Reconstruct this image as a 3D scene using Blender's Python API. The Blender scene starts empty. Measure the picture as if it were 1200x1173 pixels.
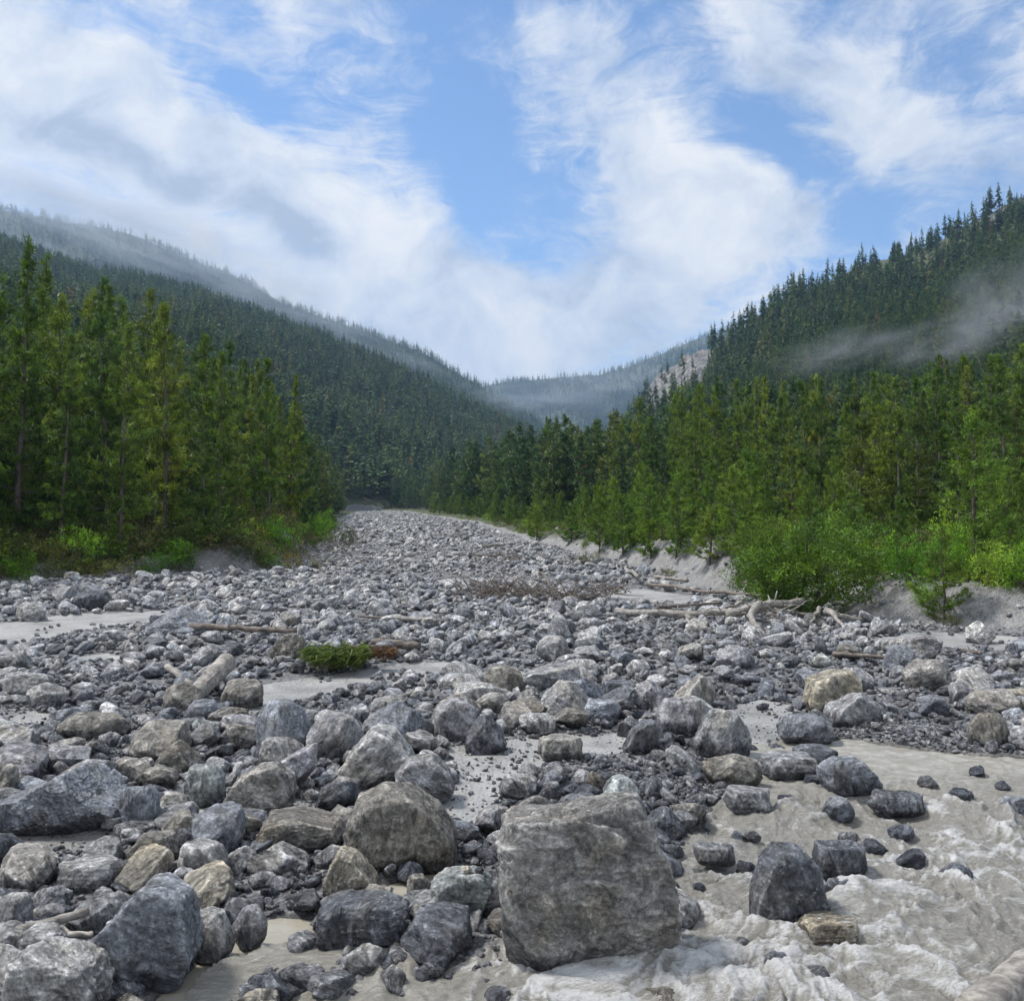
import bpy, math, random
import numpy as np
from mathutils import Vector, Matrix, Euler

R = math.radians
scene = bpy.context.scene
COL = scene.collection

# ------------------------------------------------------------------ camera
F = 1152.0                      # focal length in photo pixels (photo is 1200 wide)
CAM = Vector((0.0, 0.0, 2.6))
PITCH = math.atan(43.5 / F)     # looking very slightly up: horizon just under the middle
cam = bpy.data.cameras.new('camera')
cam.sensor_width = 36.0
cam.lens = 36.0 * F / 1200.0
cam.clip_start, cam.clip_end = 0.05, 30000.0
cam_ob = bpy.data.objects.new('camera', cam)
COL.objects.link(cam_ob)
cam_ob.location = CAM
cam_ob.rotation_euler = (R(90) + PITCH, 0, 0)
scene.camera = cam_ob

# ------------------------------------------------------------------ light
SUN_EL, SUN_AZ = 56.0, -72.0     # azimuth measured from straight ahead (+Y), positive to the right
sun = bpy.data.lights.new('sun', 'SUN')
sun.energy = 4.0
sun.angle = R(10)
sun.color = (1.0, 0.965, 0.92)
sun_ob = bpy.data.objects.new('sun', sun)
COL.objects.link(sun_ob)
_sd = Vector((math.sin(R(SUN_AZ)) * math.cos(R(SUN_EL)), math.cos(R(SUN_AZ)) * math.cos(R(SUN_EL)), math.sin(R(SUN_EL))))
sun_ob.rotation_euler = _sd.to_track_quat('Z', 'Y').to_euler()

scene.render.engine = 'CYCLES'
scene.view_settings.view_transform = 'Standard'
scene.view_settings.look = 'None'
scene.view_settings.exposure = 0.3
scene.view_settings.gamma = 1.0
scene.cycles.use_denoising = True
scene.cycles.use_adaptive_sampling = True
scene.cycles.adaptive_threshold = 0.018
scene.cycles.max_bounces = 6
scene.cycles.diffuse_bounces = 2
scene.cycles.glossy_bounces = 2
scene.cycles.transmission_bounces = 3
scene.cycles.transparent_max_bounces = 6
scene.cycles.volume_bounces = 0
scene.cycles.sample_clamp_indirect = 6.0
scene.cycles.sample_clamp_direct = 5.0


class NT:
    """small helper to write node trees"""
    def __init__(s, tree):
        s.t = tree
        s.t.nodes.clear()

    def n(s, kind, **kw):
        nd = s.t.nodes.new(kind)
        for k, v in kw.items():
            setattr(nd, k, v)
        return nd

    def l(s, a, b):
        s.t.links.new(a, b)

    def inp(s, sock, v):
        if hasattr(v, 'is_output') or hasattr(v, 'links'):
            s.l(v, sock)
        else:
            sock.default_value = v

    def math(s, op, a, b=0.0, c=None, clamp=False):
        nd = s.n('ShaderNodeMath', operation=op, use_clamp=clamp)
        s.inp(nd.inputs[0], a)
        s.inp(nd.inputs[1], b)
        if c is not None:
            s.inp(nd.inputs[2], c)
        return nd.outputs[0]

    def vmath(s, op, a, b=None):
        nd = s.n('ShaderNodeVectorMath', operation=op)
        s.inp(nd.inputs[0], a)
        if b is not None:
            s.inp(nd.inputs[1], b)
        return nd.outputs['Value'] if op in ('LENGTH', 'DOT_PRODUCT', 'DISTANCE') else nd.outputs[0]

    def noise(s, vec, scale, detail=4.0, rough=0.55, dist=0.0, out='Fac'):
        nd = s.n('ShaderNodeTexNoise')
        if vec is not None:
            s.l(vec, nd.inputs['Vector'])
        nd.inputs['Scale'].default_value = scale
        nd.inputs['Detail'].default_value = detail
        nd.inputs['Roughness'].default_value = rough
        nd.inputs['Distortion'].default_value = dist
        return nd.outputs[out]

    def ramp(s, fac, stops, interp='LINEAR'):
        nd = s.n('ShaderNodeValToRGB')
        cr = nd.color_ramp
        cr.interpolation = interp
        while len(cr.elements) < len(stops):
            cr.elements.new(0.5)
        for e, (p, c) in zip(cr.elements, stops):
            e.position = p
            e.color = (c, c, c, 1) if isinstance(c, (int, float)) else (*c, 1)
        s.l(fac, nd.inputs[0])
        return nd.outputs[0]

    def mapr(s, v, a, b, c=0.0, d=1.0, smooth=True):
        nd = s.n('ShaderNodeMapRange', interpolation_type='SMOOTHSTEP' if smooth else 'LINEAR')
        s.inp(nd.inputs['Value'], v)
        nd.inputs['From Min'].default_value = a
        nd.inputs['From Max'].default_value = b
        nd.inputs['To Min'].default_value = c
        nd.inputs['To Max'].default_value = d
        return nd.outputs[0]

    def mix(s, f, a, b, mode='MIX'):
        nd = s.n('ShaderNodeMix', data_type='RGBA', blend_type=mode)
        s.inp(nd.inputs[0], f)
        s.inp(nd.inputs[6], a if not isinstance(a, tuple) else (*a, 1)[:4])
        s.inp(nd.inputs[7], b if not isinstance(b, tuple) else (*b, 1)[:4])
        return nd.outputs[2]


# ------------------------------------------------------------------ sky
world = bpy.data.worlds.new("World")
scene.world = world
world.use_nodes = True
w = NT(world.node_tree)
wout = w.n('ShaderNodeOutputWorld')
sky = w.n('ShaderNodeTexSky', sky_type='NISHITA', sun_disc=False)
sky.sun_elevation = R(SUN_EL)
sky.sun_rotation = R(SUN_AZ)
sky.altitude = 1200
sky.air_density = 1.0
sky.dust_density = 0.1
sky.ozone_density = 2.2
bg = w.n('ShaderNodeBackground')
bg.inputs[1].default_value = 0.15
hs = w.n('ShaderNodeHueSaturation')
hs.inputs['Saturation'].default_value = 1.10
w.l(sky.outputs[0], hs.inputs['Color'])
w.l(hs.outputs[0], bg.inputs[0])
tc = w.n('ShaderNodeTexCoord')
d = tc.outputs['Generated']
sep = w.n('ShaderNodeSeparateXYZ')
w.l(d, sep.inputs[0])
az = w.math('ARCTAN2', sep.outputs[0], sep.outputs[1])
el = w.math('ARCSINE', sep.outputs[2])
# clouds lie on a layer overhead: project the direction on it
zz = w.math('ADD', w.math('MAXIMUM', sep.outputs[2], 0.0), 0.16)
pl = w.n('ShaderNodeCombineXYZ')
w.l(w.math('DIVIDE', sep.outputs[0], zz), pl.inputs[0])
w.l(w.math('DIVIDE', sep.outputs[1], zz), pl.inputs[1])
P2 = pl.outputs[0]
ae = w.n('ShaderNodeCombineXYZ')
w.l(az, ae.inputs[0])
w.l(el, ae.inputs[1])
warp = w.noise(ae.outputs[0], 5.0, 3.0, 0.5, out='Color')
aew = w.vmath('ADD', ae.outputs[0], w.vmath('SCALE', w.vmath('SUBTRACT', warp, (0.5, 0.5, 0.5))))
aew.node.inputs[1].links[0].from_node.inputs['Scale'].default_value = 0.16


def blob(px, py, a, b, rot):
    """soft ellipse of cloud (or clear sky) at a direction; a, b in photo pixels, rot in degrees"""
    m = w.n('ShaderNodeMapping', vector_type='TEXTURE')
    m.inputs['Location'].default_value = ((px - 600) / F, (630 - py) / F, 0)
    m.inputs['Rotation'].default_value = (0, 0, R(rot))
    m.inputs['Scale'].default_value = (a / F, b / F, 1)
    w.l(aew, m.inputs['Vector'])
    ln = w.vmath('LENGTH', m.outputs[0])
    return w.mapr(ln, 1.25, 0.15)


BLOBS = [  # px, py, half-length, half-height, rotation (deg, counter-clockwise), weight
    (20, 120, 360, 200, -12, 0.50), (150, 15, 260, 60, 10, .16), (360, 30, 120, 60, -35, .42), (300, 235, 420, 70, -20, .40), (450, 360, 330, 90, -18, .62),
    (600, 390, 330, 80, 0, .55), (760, 330, 130, 70, 10, .35), (840, 270, 150, 80, -15, .80), (720, 150, 250, 75, -52, .38),
    (930, 90, 220, 60, -42, .48), (1060, 190, 140, 50, -30, .38), (1160, 60, 110, 60, 25, .46), (1190, 160, 80, 60, 0, .3),
    (250, 130, 260, 42, -14, -.30), (560, 200, 160, 66, -42, -.42), (500, 60, 170, 60, 0, -.18), (990, 290, 120, 55, 35, -.35),
    (1010, 20, 60, 30, 0, -.1), (690, 30, 90, 40, 0, -.1), (900, 190, 90, 24, -40, -.14),
]
cov = 0.38
for b_ in BLOBS:
    cov = w.math('MULTIPLY_ADD', blob(*b_[:5]), b_[5], cov)
wp = w.noise(P2, 1.6, 4.0, 0.55, out='Color')
P3 = w.vmath('ADD', P2, w.vmath('SCALE', w.vmath('SUBTRACT', wp, (0.5, 0.5, 0.5))))
P3.node.inputs[1].links[0].from_node.inputs['Scale'].default_value = 0.7
st = w.n('ShaderNodeMapping')
st.inputs['Rotation'].default_value = (0, 0, R(28))
st.inputs['Scale'].default_value = (3.4, 1.0, 1)
w.l(P3, st.inputs['Vector'])
st2 = w.n('ShaderNodeMapping')
st2.inputs['Rotation'].default_value = (0, 0, R(-24))
st2.inputs['Scale'].default_value = (1.0, 4.0, 1)
w.l(P3, st2.inputs['Vector'])
f1 = w.noise(st.outputs[0], 1.5, 12.0, 0.66, 0.3)
f2 = w.noise(P3, 11.0, 8.0, 0.68, 0.5)
f4 = w.noise(st2.outputs[0], 3.2, 10.0, 0.68, 0.3)
f3 = w.noise(ae.outputs[0], 9.0, 12.0, 0.64, 0.5)
# broken, rippled cloud
cov = w.math('ADD', cov, w.math('MULTIPLY', w.math('SUBTRACT', f1, 0.5), 1.25))
cov = w.math('ADD', cov, w.math('MULTIPLY', w.math('SUBTRACT', f4, 0.5), 0.75))
cov = w.math('ADD', cov, w.math('MULTIPLY', w.math('SUBTRACT', f2, 0.5), 0.75))
cov = w.math('ADD', cov, w.math('MULTIPLY', w.math('SUBTRACT', f3, 0.5), 0.8))
cov = w.mapr(cov, 0.14, 0.90, 0.04, 0.97)
# bright cloud cover added overhead and behind, out of view, for fill light
rear = w.math('MAXIMUM', w.mapr(sep.outputs[1], 0.25, -0.25), w.mapr(sep.outputs[2], 0.62, 0.85))
cov = w.math('MAXIMUM', cov, w.math('MULTIPLY', rear, w.mapr(f1, .3, .6, .6, .92)))
shade = w.noise(aew, 8.0, 10.0, 0.60, 0.15)
dark = w.math('MULTIPLY', blob(240, 262, 240, 40, -24), 0.50)
dark = w.math('ADD', dark, w.math('MULTIPLY', blob(735, 312, 70, 30, 0), 0.4))
dark = w.math('ADD', dark, w.math('MULTIPLY', blob(650, 350, 260, 24, 0), 0.12))
shade = w.math('SUBTRACT', w.mapr(shade, 0.25, 0.7), dark)
ccol = w.ramp(shade, [(0.0, (0.46, 0.54, 0.68)), (0.35, (0.66, 0.73, 0.84)), (0.8, (0.88, 0.90, 0.93)), (1.0, (0.97, 0.96, 0.95))])
cbg = w.n('ShaderNodeBackground')
w.l(ccol, cbg.inputs[0])
w.l(w.mapr(rear, 0.0, 1.0, 0.84, .95), cbg.inputs[1])
mx = w.n('ShaderNodeMixShader')
w.l(cov, mx.inputs[0])
w.l(bg.outputs[0], mx.inputs[1])
w.l(cbg.outputs[0], mx.inputs[2])
w.l(mx.outputs[0], wout.inputs[0])

# ------------------------------------------------------------------ numpy noise
def _hash(ix, iy, iz, seed):
    h = (ix.astype(np.uint32) * np.uint32(374761393) + iy.astype(np.uint32) * np.uint32(668265263)
         + iz.astype(np.uint32) * np.uint32(2147483647) + np.uint32(seed * 7919 + 13) * np.uint32(1274126177))
    h = (h ^ (h >> np.uint32(13))) * np.uint32(1274126177)
    h = (h ^ (h >> np.uint32(16))) * np.uint32(2246822519)
    h = h ^ (h >> np.uint32(15))
    return h.astype(np.float64) / 4294967295.0


def vnoise(p, seed=0):
    """value noise in 3D, -1..1"""
    p = np.asarray(p, float)
    i = np.floor(p)
    f = p - i
    f = f * f * f * (f * (f * 6 - 15) + 10)
    i = i.astype(np.int64) & 0xFFFFFFFF
    out = 0
    for dx in (0, 1):
        wx = f[:, 0] if dx else 1 - f[:, 0]
        for dy in (0, 1):
            wy = f[:, 1] if dy else 1 - f[:, 1]
            for dz in (0, 1):
                wz = f[:, 2] if dz else 1 - f[:, 2]
                out = out + wx * wy * wz * _hash(i[:, 0] + dx, i[:, 1] + dy, i[:, 2] + dz, seed)
    return out * 2 - 1


_ROT = np.array(Euler((0.6, 0.9, 0.35)).to_matrix())


def fbm(p, octaves=4, gain=0.5, seed=0, ridged=False):
    p = np.asarray(p, float)
    a, s, t = 1.0, 0, 0
    for o in range(octaves):
        v = vnoise(p, seed + o * 31)
        if ridged:
            v = 1 - 2 * np.abs(v)
        s = s + a * v
        t += a
        a *= gain
        p = (p @ _ROT) * 2.03 + 7.3
    return s / t


def n2(x, y, scale, octaves=3, seed=0, gain=0.5, ridged=False):
    x = np.asarray(x, float)
    y = np.asarray(y, float)
    return fbm(np.stack([x.ravel() / scale, y.ravel() / scale, np.zeros(x.size) + seed * .37], 1), octaves, gain, seed, ridged).reshape(x.shape)


def sstep(a, b, x):
    t = np.clip((x - a) / (b - a), 0, 1)
    return t * t * (3 - 2 * t)


# ------------------------------------------------------------------ geometry of the valley
cp, sp = math.cos(PITCH), math.sin(PITCH)


def ray(px, py):
    a, b = (px - 600) / F, (586.5 - py) / F
    dx, dy, dz = a, cp - b * sp, sp + b * cp
    return dx / dy, dz / dy          # per metre of y


def pix(x, y, z):
    """photo pixel of a world point"""
    z = z - CAM.z
    dep = y * cp + z * sp
    up = -y * sp + z * cp
    return 600 + F * x / dep, 586.5 - F * up / dep


SL = 0.036


def plane_pt(px, py):
    """where a ray through a photo pixel meets the mean slope of the river bed"""
    u, v = ray(px, py)
    y = CAM.z / (SL - v) if SL - v > 1e-3 else 900
    return u * y, y


XR = np.array([(-40, 40), (12, 34), (16, 22), (18, 15), (19.5, 10.6), (22, 8.3), (25, 7.6), (29, 5.6), (36, 5.4), (45, 3.8), (58, 2.4), (90, -1.2), (127, -4.8), (200, -18), (260, -27), (330, -48), (420, -95), (3500, -3000)], float)
XL = np.array([(-40, -44), (20, -34), (26, -24), (31, -17), (35.5, -13.4), (37.5, -9.2), (45, -9.3), (58, -11.5), (95, -17), (140, -25), (200, -33), (260, -40), (330, -62), (420, -110), (3500, -3050)], float)


def bank_d(x, y):
    """metres outside the river bed (negative inside)"""
    wob = n2(x, y, 4.0, 3, 5) * 0.5 + n2(x, y, 1.1, 2, 6) * 0.12
    return np.maximum(np.interp(y, XL[:, 0], XL[:, 1]) - x, x - np.interp(y, XR[:, 0], XR[:, 1])) * 0.75 + wob


def poly_sd(x, y, pts):
    """signed distance to a polygon, negative inside"""
    x = np.asarray(x, float)
    y = np.asarray(y, float)
    dmin = np.full(x.shape, 1e9)
    ins = np.zeros(x.shape, bool)
    n = len(pts)
    for i in range(n):
        ax, ay = pts[i]
        bx, by = pts[(i + 1) % n]
        ex, ey = bx - ax, by - ay
        t = np.clip(((x - ax) * ex + (y - ay) * ey) / (ex * ex + ey * ey + 1e-12), 0, 1)
        dmin = np.minimum(dmin, np.hypot(x - ax - t * ex, y - ay - t * ey))
        c = (ay > y) != (by > y)
        with np.errstate(divide='ignore', invalid='ignore'):
            xi = ax + (y - ay) / (by - ay if by != ay else 1e-9) * ex
        ins ^= c & (x < xi)
    return np.where(ins, -dmin, dmin)


def wpoly(pp):
    return [plane_pt(*p) for p in pp]


STREAM = wpoly([(300, 1300), (330, 1168), (470, 1158), (600, 1142), (760, 1132), (800, 1070), (788, 1000), (806, 960), (850, 930), (862, 905), (880, 880), (930, 866), (1000, 862), (1100, 876), (1300, 892), (1700, 930), (2200, 1300)])
POOLS = [wpoly(p) for p in (
    [(180, 1160), (232, 1115), (275, 1088), (320, 1066), (372, 1066), (380, 1100), (330, 1120), (300, 1150), (240, 1185), (170, 1190)],
    [(430, 1058), (442, 1030), (500, 1016), (560, 1012), (575, 1030), (520, 1048), (480, 1060)],
)]
FLATS = [wpoly(p) for p in (
    [(-60, 735), (60, 722), (190, 714), (240, 718), (180, 730), (100, 742), (0, 758), (-60, 762)],
    [(255, 822), (300, 800), (380, 792), (470, 778), (540, 776), (520, 786), (450, 794), (400, 806), (340, 824), (290, 834)],
    [(590, 800), (600, 786), (650, 783), (662, 796), (630, 806)],
    [(530, 880), (570, 866), (640, 862), (720, 856), (770, 866), (740, 880), (700, 884), (620, 900), (590, 925), (560, 962), (520, 966), (505, 945), (540, 905)],
    [(-60, 985), (0, 972), (130, 974), (150, 985), (110, 1000), (30, 1004), (-60, 1012)],
    [(1010, 748), (1080, 742), (1140, 742), (1260, 752), (1260, 765), (1150, 760), (1060, 762)],
    [(215, 920), (262, 935), (268, 962), (215, 968), (190, 955)],
    [(0, 842), (40, 832), (66, 836), (40, 850)],
    [(690, 690), (760, 690), (840, 700), (800, 706), (720, 700)],
    [(530, 676), (600, 680), (560, 686), (500, 682)], [(70, 770), (130, 764), (150, 772), (100, 780)],
    [(880, 812), (940, 824), (945, 860), (880, 868), (852, 850)],
)]

GRAVELS = [wpoly(p) for p in (
    [(228, 1000), (300, 1028), (372, 1005), (378, 1062), (310, 1064), (275, 1058), (236, 1040)],
    [(420, 1098), (480, 1096), (585, 1088), (596, 1148), (470, 1168), (330, 1180), (325, 1128), (384, 1110)],
    [(690, 884), (800, 872), (868, 884), (840, 930), (800, 952), (766, 945), (700, 925)],
    [(980, 850), (1060, 838), (1130, 852), (1190, 862), (1190, 880), (1060, 872), (985, 864)],
)]

RAYS_R = [(560, 590), (640, 575), (690, 540), (730, 500), (752, 470), (768, 445), (790, 428), (812, 415), (840, 403), (870, 385), (900, 365), (950, 345), (1000, 322), (1050, 306), (1100, 286), (1150, 262), (1200, 243), (1350, 180), (1700, 90), (2600, 60)]
RAYS_L = [(-1500, 80), (-600, 150), (-200, 240), (0, 288), (100, 322), (190, 344), (250, 362), (330, 388), (400, 418), (480, 447), (560, 480), (620, 508), (680, 545), (740, 585), (900, 600)]
RAYS_F = [(-1500, 190), (-400, 205), (0, 245), (50, 250), (150, 278), (230, 312), (300, 338), (350, 362), (430, 384), (500, 412), (540, 437), (575, 457), (620, 485), (700, 560), (800, 600)]
RAYS_C = [(300, 500), (450, 470), (560, 450), (600, 443), (650, 440), (700, 437), (740, 424), (790, 404), (850, 385), (950, 380), (1100, 410), (1400, 460), (2500, 500)]
HILLS = []
for pts, D, y0pts in ((RAYS_R, 480, [(-1, 400), (0.0, 300), (.08, 260), (.2, 190), (.6, 110), (1.5, 60)]),
                      (RAYS_L, 680, [(-1.5, 60), (-.5, 75), (-.3, 130), (-.16, 290), (0, 350), (1, 500)]),
                      (RAYS_F, 1350, [(-1.5, 720), (1, 720)]),
                      (RAYS_C, 2300, [(-1.5, 1450), (1, 1450)])):
    u = np.array([ray(*p)[0] for p in pts])
    zr = np.array([CAM.z + ray(*p)[1] * D for p in pts])
    HILLS.append((u, zr, D, np.array(y0pts, float)))


def base_z(y):
    return np.where(y < 350, SL * y, SL * 350 + 0.012 * (y - 350))


def hills_z(x, y):
    """height of the hill sides, and which hill is on top"""
    yy = np.maximum(y, 1.0)
    u = x / yy
    bz = base_z(y)
    best = bz.copy()
    which = np.zeros(x.shape, int)
    for k, (uu, zr, D, y0p) in enumerate(HILLS):
        Dn = D * (1 + 0.05 * n2(u * 6, u * 0, 1.0, 3, 40 + k))
        y0 = np.interp(u, y0p[:, 0], y0p[:, 1])
        r = np.interp(u, uu, zr)
        t = np.clip((yy - y0) / (Dn - y0), 0, 1)
        prof = 0.8 * t + 0.2 * t * t if k != 0 else t * 0.85 + 0.15 * t ** 3
        rel = n2(x, y, D * .16, 4, 50 + k, 0.5, True) * 0.10 * (1 - t) * t * 3
        h = bz + (r - bz) * np.clip(prof + rel * 0.5, 0, 1.0)
        back = yy > Dn
        h = np.where(back, r - (yy - Dn) * 0.45, h)
        m = h > best
        best = np.where(m, h, best)
        which = np.where(m & (t > 0.02), k + 1, which)
    return best, which


def cliff_mask(x, y):
    yy = np.maximum(y, 1.0)
    px = 600 + F * x / yy
    m = sstep(735, 765, px) * (1 - sstep(815, 860, px)) * sstep(330, 390, y) * (1 - sstep(540, 600, y))
    return m


def ground(x, y):
    """height of the ground: river bed, cut banks, forest floor, hill sides"""
    x = np.asarray(x, float)
    y = np.asarray(y, float)
    hz, which = hills_z(x, y)
    bed = base_z(y)
    dd = bank_d(x, y)
    bh = 0.75 + 0.45 * n2(x, y, 5.0, 2, 9)
    mid = (np.interp(y, XL[:, 0], XL[:, 1]) + np.interp(y, XR[:, 0], XR[:, 1])) / 2
    left_ = x < mid
    prom = sstep(35, 37.5, y) * (1 - sstep(58, 80, y)) * sstep(-13.5, -11, x)
    bh = np.where(left_, bh * (.55 + .9 * prom), bh * 1.15) * (1 - .6 * sstep(42, 70, y) * (1 - prom))
    bank = bh * sstep(0.0, 1.1, dd) + 0.035 * np.clip(dd - 1, 0, 60)
    bank = bank + (n2(x, y, 1.6, 5, 11, .62) * 0.34 + n2(x, y, .35, 3, 14, .6, True) * .07) * sstep(-.1, .7, dd) * (1 - .6 * sstep(3, 6, dd))
    near = 1 - sstep(60, 140, y)
    inside = sstep(0.3, -0.5, dd)
    bumps = (n2(x, y, 2.6, 3, 12) * 0.12 + n2(x, y, 0.5, 3, 13) * 0.03) * inside * (0.3 + 0.7 * near)
    # silt flats, pools, stream
    flat = np.zeros(x.shape)
    depth = np.zeros(x.shape)
    m = (y > 1) & (y < 60)
    if m.any():
        xm, ym = x[m], y[m]
        wob = n2(xm, ym, 0.9, 3, 15) * 0.16 * np.clip(ym / 10, .5, 2)
        f = np.zeros(xm.shape)
        for pg in FLATS:
            f = np.maximum(f, sstep(0.12, -0.12, poly_sd(xm, ym, pg) + wob))
        q = np.zeros(xm.shape)
        for pg in POOLS:
            q = np.maximum(q, 0.10 * sstep(0.10, -0.16, poly_sd(xm, ym, pg) + wob * .5))
        s = 0.28 * sstep(0.12, -0.7, poly_sd(xm, ym, STREAM) + wob)
        flat[m] = f
        depth[m] = np.maximum(q, s)
    bumps = bumps * (1 - flat) + (-0.03) * flat
    bumps = bumps * (1 - np.clip(depth * 8, 0, 1)) - depth
    z = bed + bumps + bank
    far = sstep(250, 400, y)
    z = np.where((hz > z) & (which > 0), hz, z)
    cm = cliff_mask(x, y)
    rough = n2(x, y, 9.0, 4, 71, 0.6, True) * 5.0
    z = z + cm * rough * (which == 1)
    return z, dd, flat, depth, which, cm


def gz(x, y):
    return float(ground(np.array([x]), np.array([y]))[0][0])


def on_ground(px, py, it=4):
    """world point where the ray through photo pixel (px,py) meets the ground"""
    u, v = ray(px, py)
    x, y = plane_pt(px, py)
    ys = np.linspace(max(2.5, y * 0.6), y * 1.4, 400)
    zs = ground(u * ys, ys)[0]
    rz = CAM.z + v * ys
    k = np.argmax(rz < zs)
    y = ys[k] if rz[k] < zs[k] else y
    return u * y, y, gz(u * y, y)


# ------------------------------------------------------------------ mesh helpers
def mesh_np(name, V, faces, mats=(), smooth=True):
    """faces: (n,3) or (n,4) int array, or list of such"""
    me = bpy.data.meshes.new(name)
    V = np.ascontiguousarray(V, np.float32)
    if not isinstance(faces, list):
        faces = [faces]
    faces = [f for f in faces if len(f)]
    me.vertices.add(len(V))
    me.vertices.foreach_set('co', V.ravel())
    nl = sum(f.size for f in faces)
    me.loops.add(nl)
    me.loops.foreach_set('vertex_index', np.concatenate([f.ravel() for f in faces]).astype(np.int32))
    tot = np.concatenate([np.full(len(f), f.shape[1]) for f in faces]).astype(np.int32)
    start = np.concatenate([[0], np.cumsum(tot)[:-1]]).astype(np.int32)
    me.polygons.add(len(tot))
    me.polygons.foreach_set('loop_start', start)
    me.polygons.foreach_set('use_smooth', np.full(len(tot), smooth))
    me.update(calc_edges=True)
    for m in mats:
        me.materials.append(m)
    return me


def obj(name, me, parent=None, loc=None, label=None, cat=None, group=None, kind=None):
    o = bpy.data.objects.new(name, me)
    COL.objects.link(o)
    if parent:
        o.parent = parent
    if loc is not None:
        o.location = loc
    for k, v in (('label', label), ('category', cat), ('group', group), ('kind', kind)):
        if v:
            o[k] = v
    return o


def attr(me, name, data, typ='FLOAT', dom='POINT'):
    a = me.attributes.new(name, typ, dom)
    data = np.ascontiguousarray(data, np.int32 if typ == 'INT' else np.float32)
    a.data.foreach_set('vector' if typ == 'FLOAT_VECTOR' else 'value', data.ravel())


class Geo:
    """collects pieces of geometry for one mesh"""
    def __init__(s):
        s.V, s.T, s.Q, s.n, s.c = [], [], [], 0, []

    def add(s, V, T=None, Q=None, c=0.0):
        V = np.asarray(V, float)
        if T is not None and len(T):
            s.T.append(np.asarray(T) + s.n)
        if Q is not None and len(Q):
            s.Q.append(np.asarray(Q) + s.n)
        s.V.append(V)
        s.c.append(np.full(len(V), c) if np.isscalar(c) else c)
        s.n += len(V)

    def tube(s, P, rad, k=8, cap=True, c=0.0, rough=0.0, seed=0):
        P = np.asarray(P, float)
        rad = np.asarray(rad, float) * np.ones(len(P))
        T = np.gradient(P, axis=0)
        T /= np.linalg.norm(T, axis=1)[:, None] + 1e-12
        ref = np.array([0, 0, 1.0]) if abs(T[0][2]) < 0.9 else np.array([1.0, 0, 0])
        V = []
        a = np.linspace(0, 2 * np.pi, k, endpoint=False)
        for p, t, r in zip(P, T, rad):
            n = np.cross(t, ref)
            n /= np.linalg.norm(n) + 1e-12
            b = np.cross(t, n)
            ref = np.cross(n, t) if abs(np.dot(ref, t)) > .95 else ref
            V.append(p + r * (np.cos(a)[:, None] * n + np.sin(a)[:, None] * b))
        V = np.concatenate(V)
        if rough:
            C = np.repeat(P, k, 0)
            m = 1 + rough * fbm(V / (rad.max() * 1.6) + seed, 3)
            V = C + (V - C) * m[:, None]
        m_ = len(P)
        i = np.arange(m_ - 1)[:, None] * k + np.arange(k)[None]
        j = np.arange(m_ - 1)[:, None] * k + (np.arange(k)[None] + 1) % k
        Q = np.stack([i, j, j + k, i + k], -1).reshape(-1, 4)
        T3 = []
        if cap:
            V = np.vstack([V, P[0], P[-1]])
            n0 = m_ * k
            for q in range(k):
                T3.append((n0, (q + 1) % k, q))
                T3.append((n0 + 1, (m_ - 1) * k + q, (m_ - 1) * k + (q + 1) % k))
        s.add(V, T3, Q, c)

    def mesh(s, name, mats, smooth=True, cname=None):
        fs = []
        if s.T:
            fs.append(np.concatenate(s.T))
        if s.Q:
            fs.append(np.concatenate(s.Q))
        me = mesh_np(name, np.concatenate(s.V), fs, mats, smooth)
        if cname:
            attr(me, cname, np.concatenate(s.c))
        return me


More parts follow.
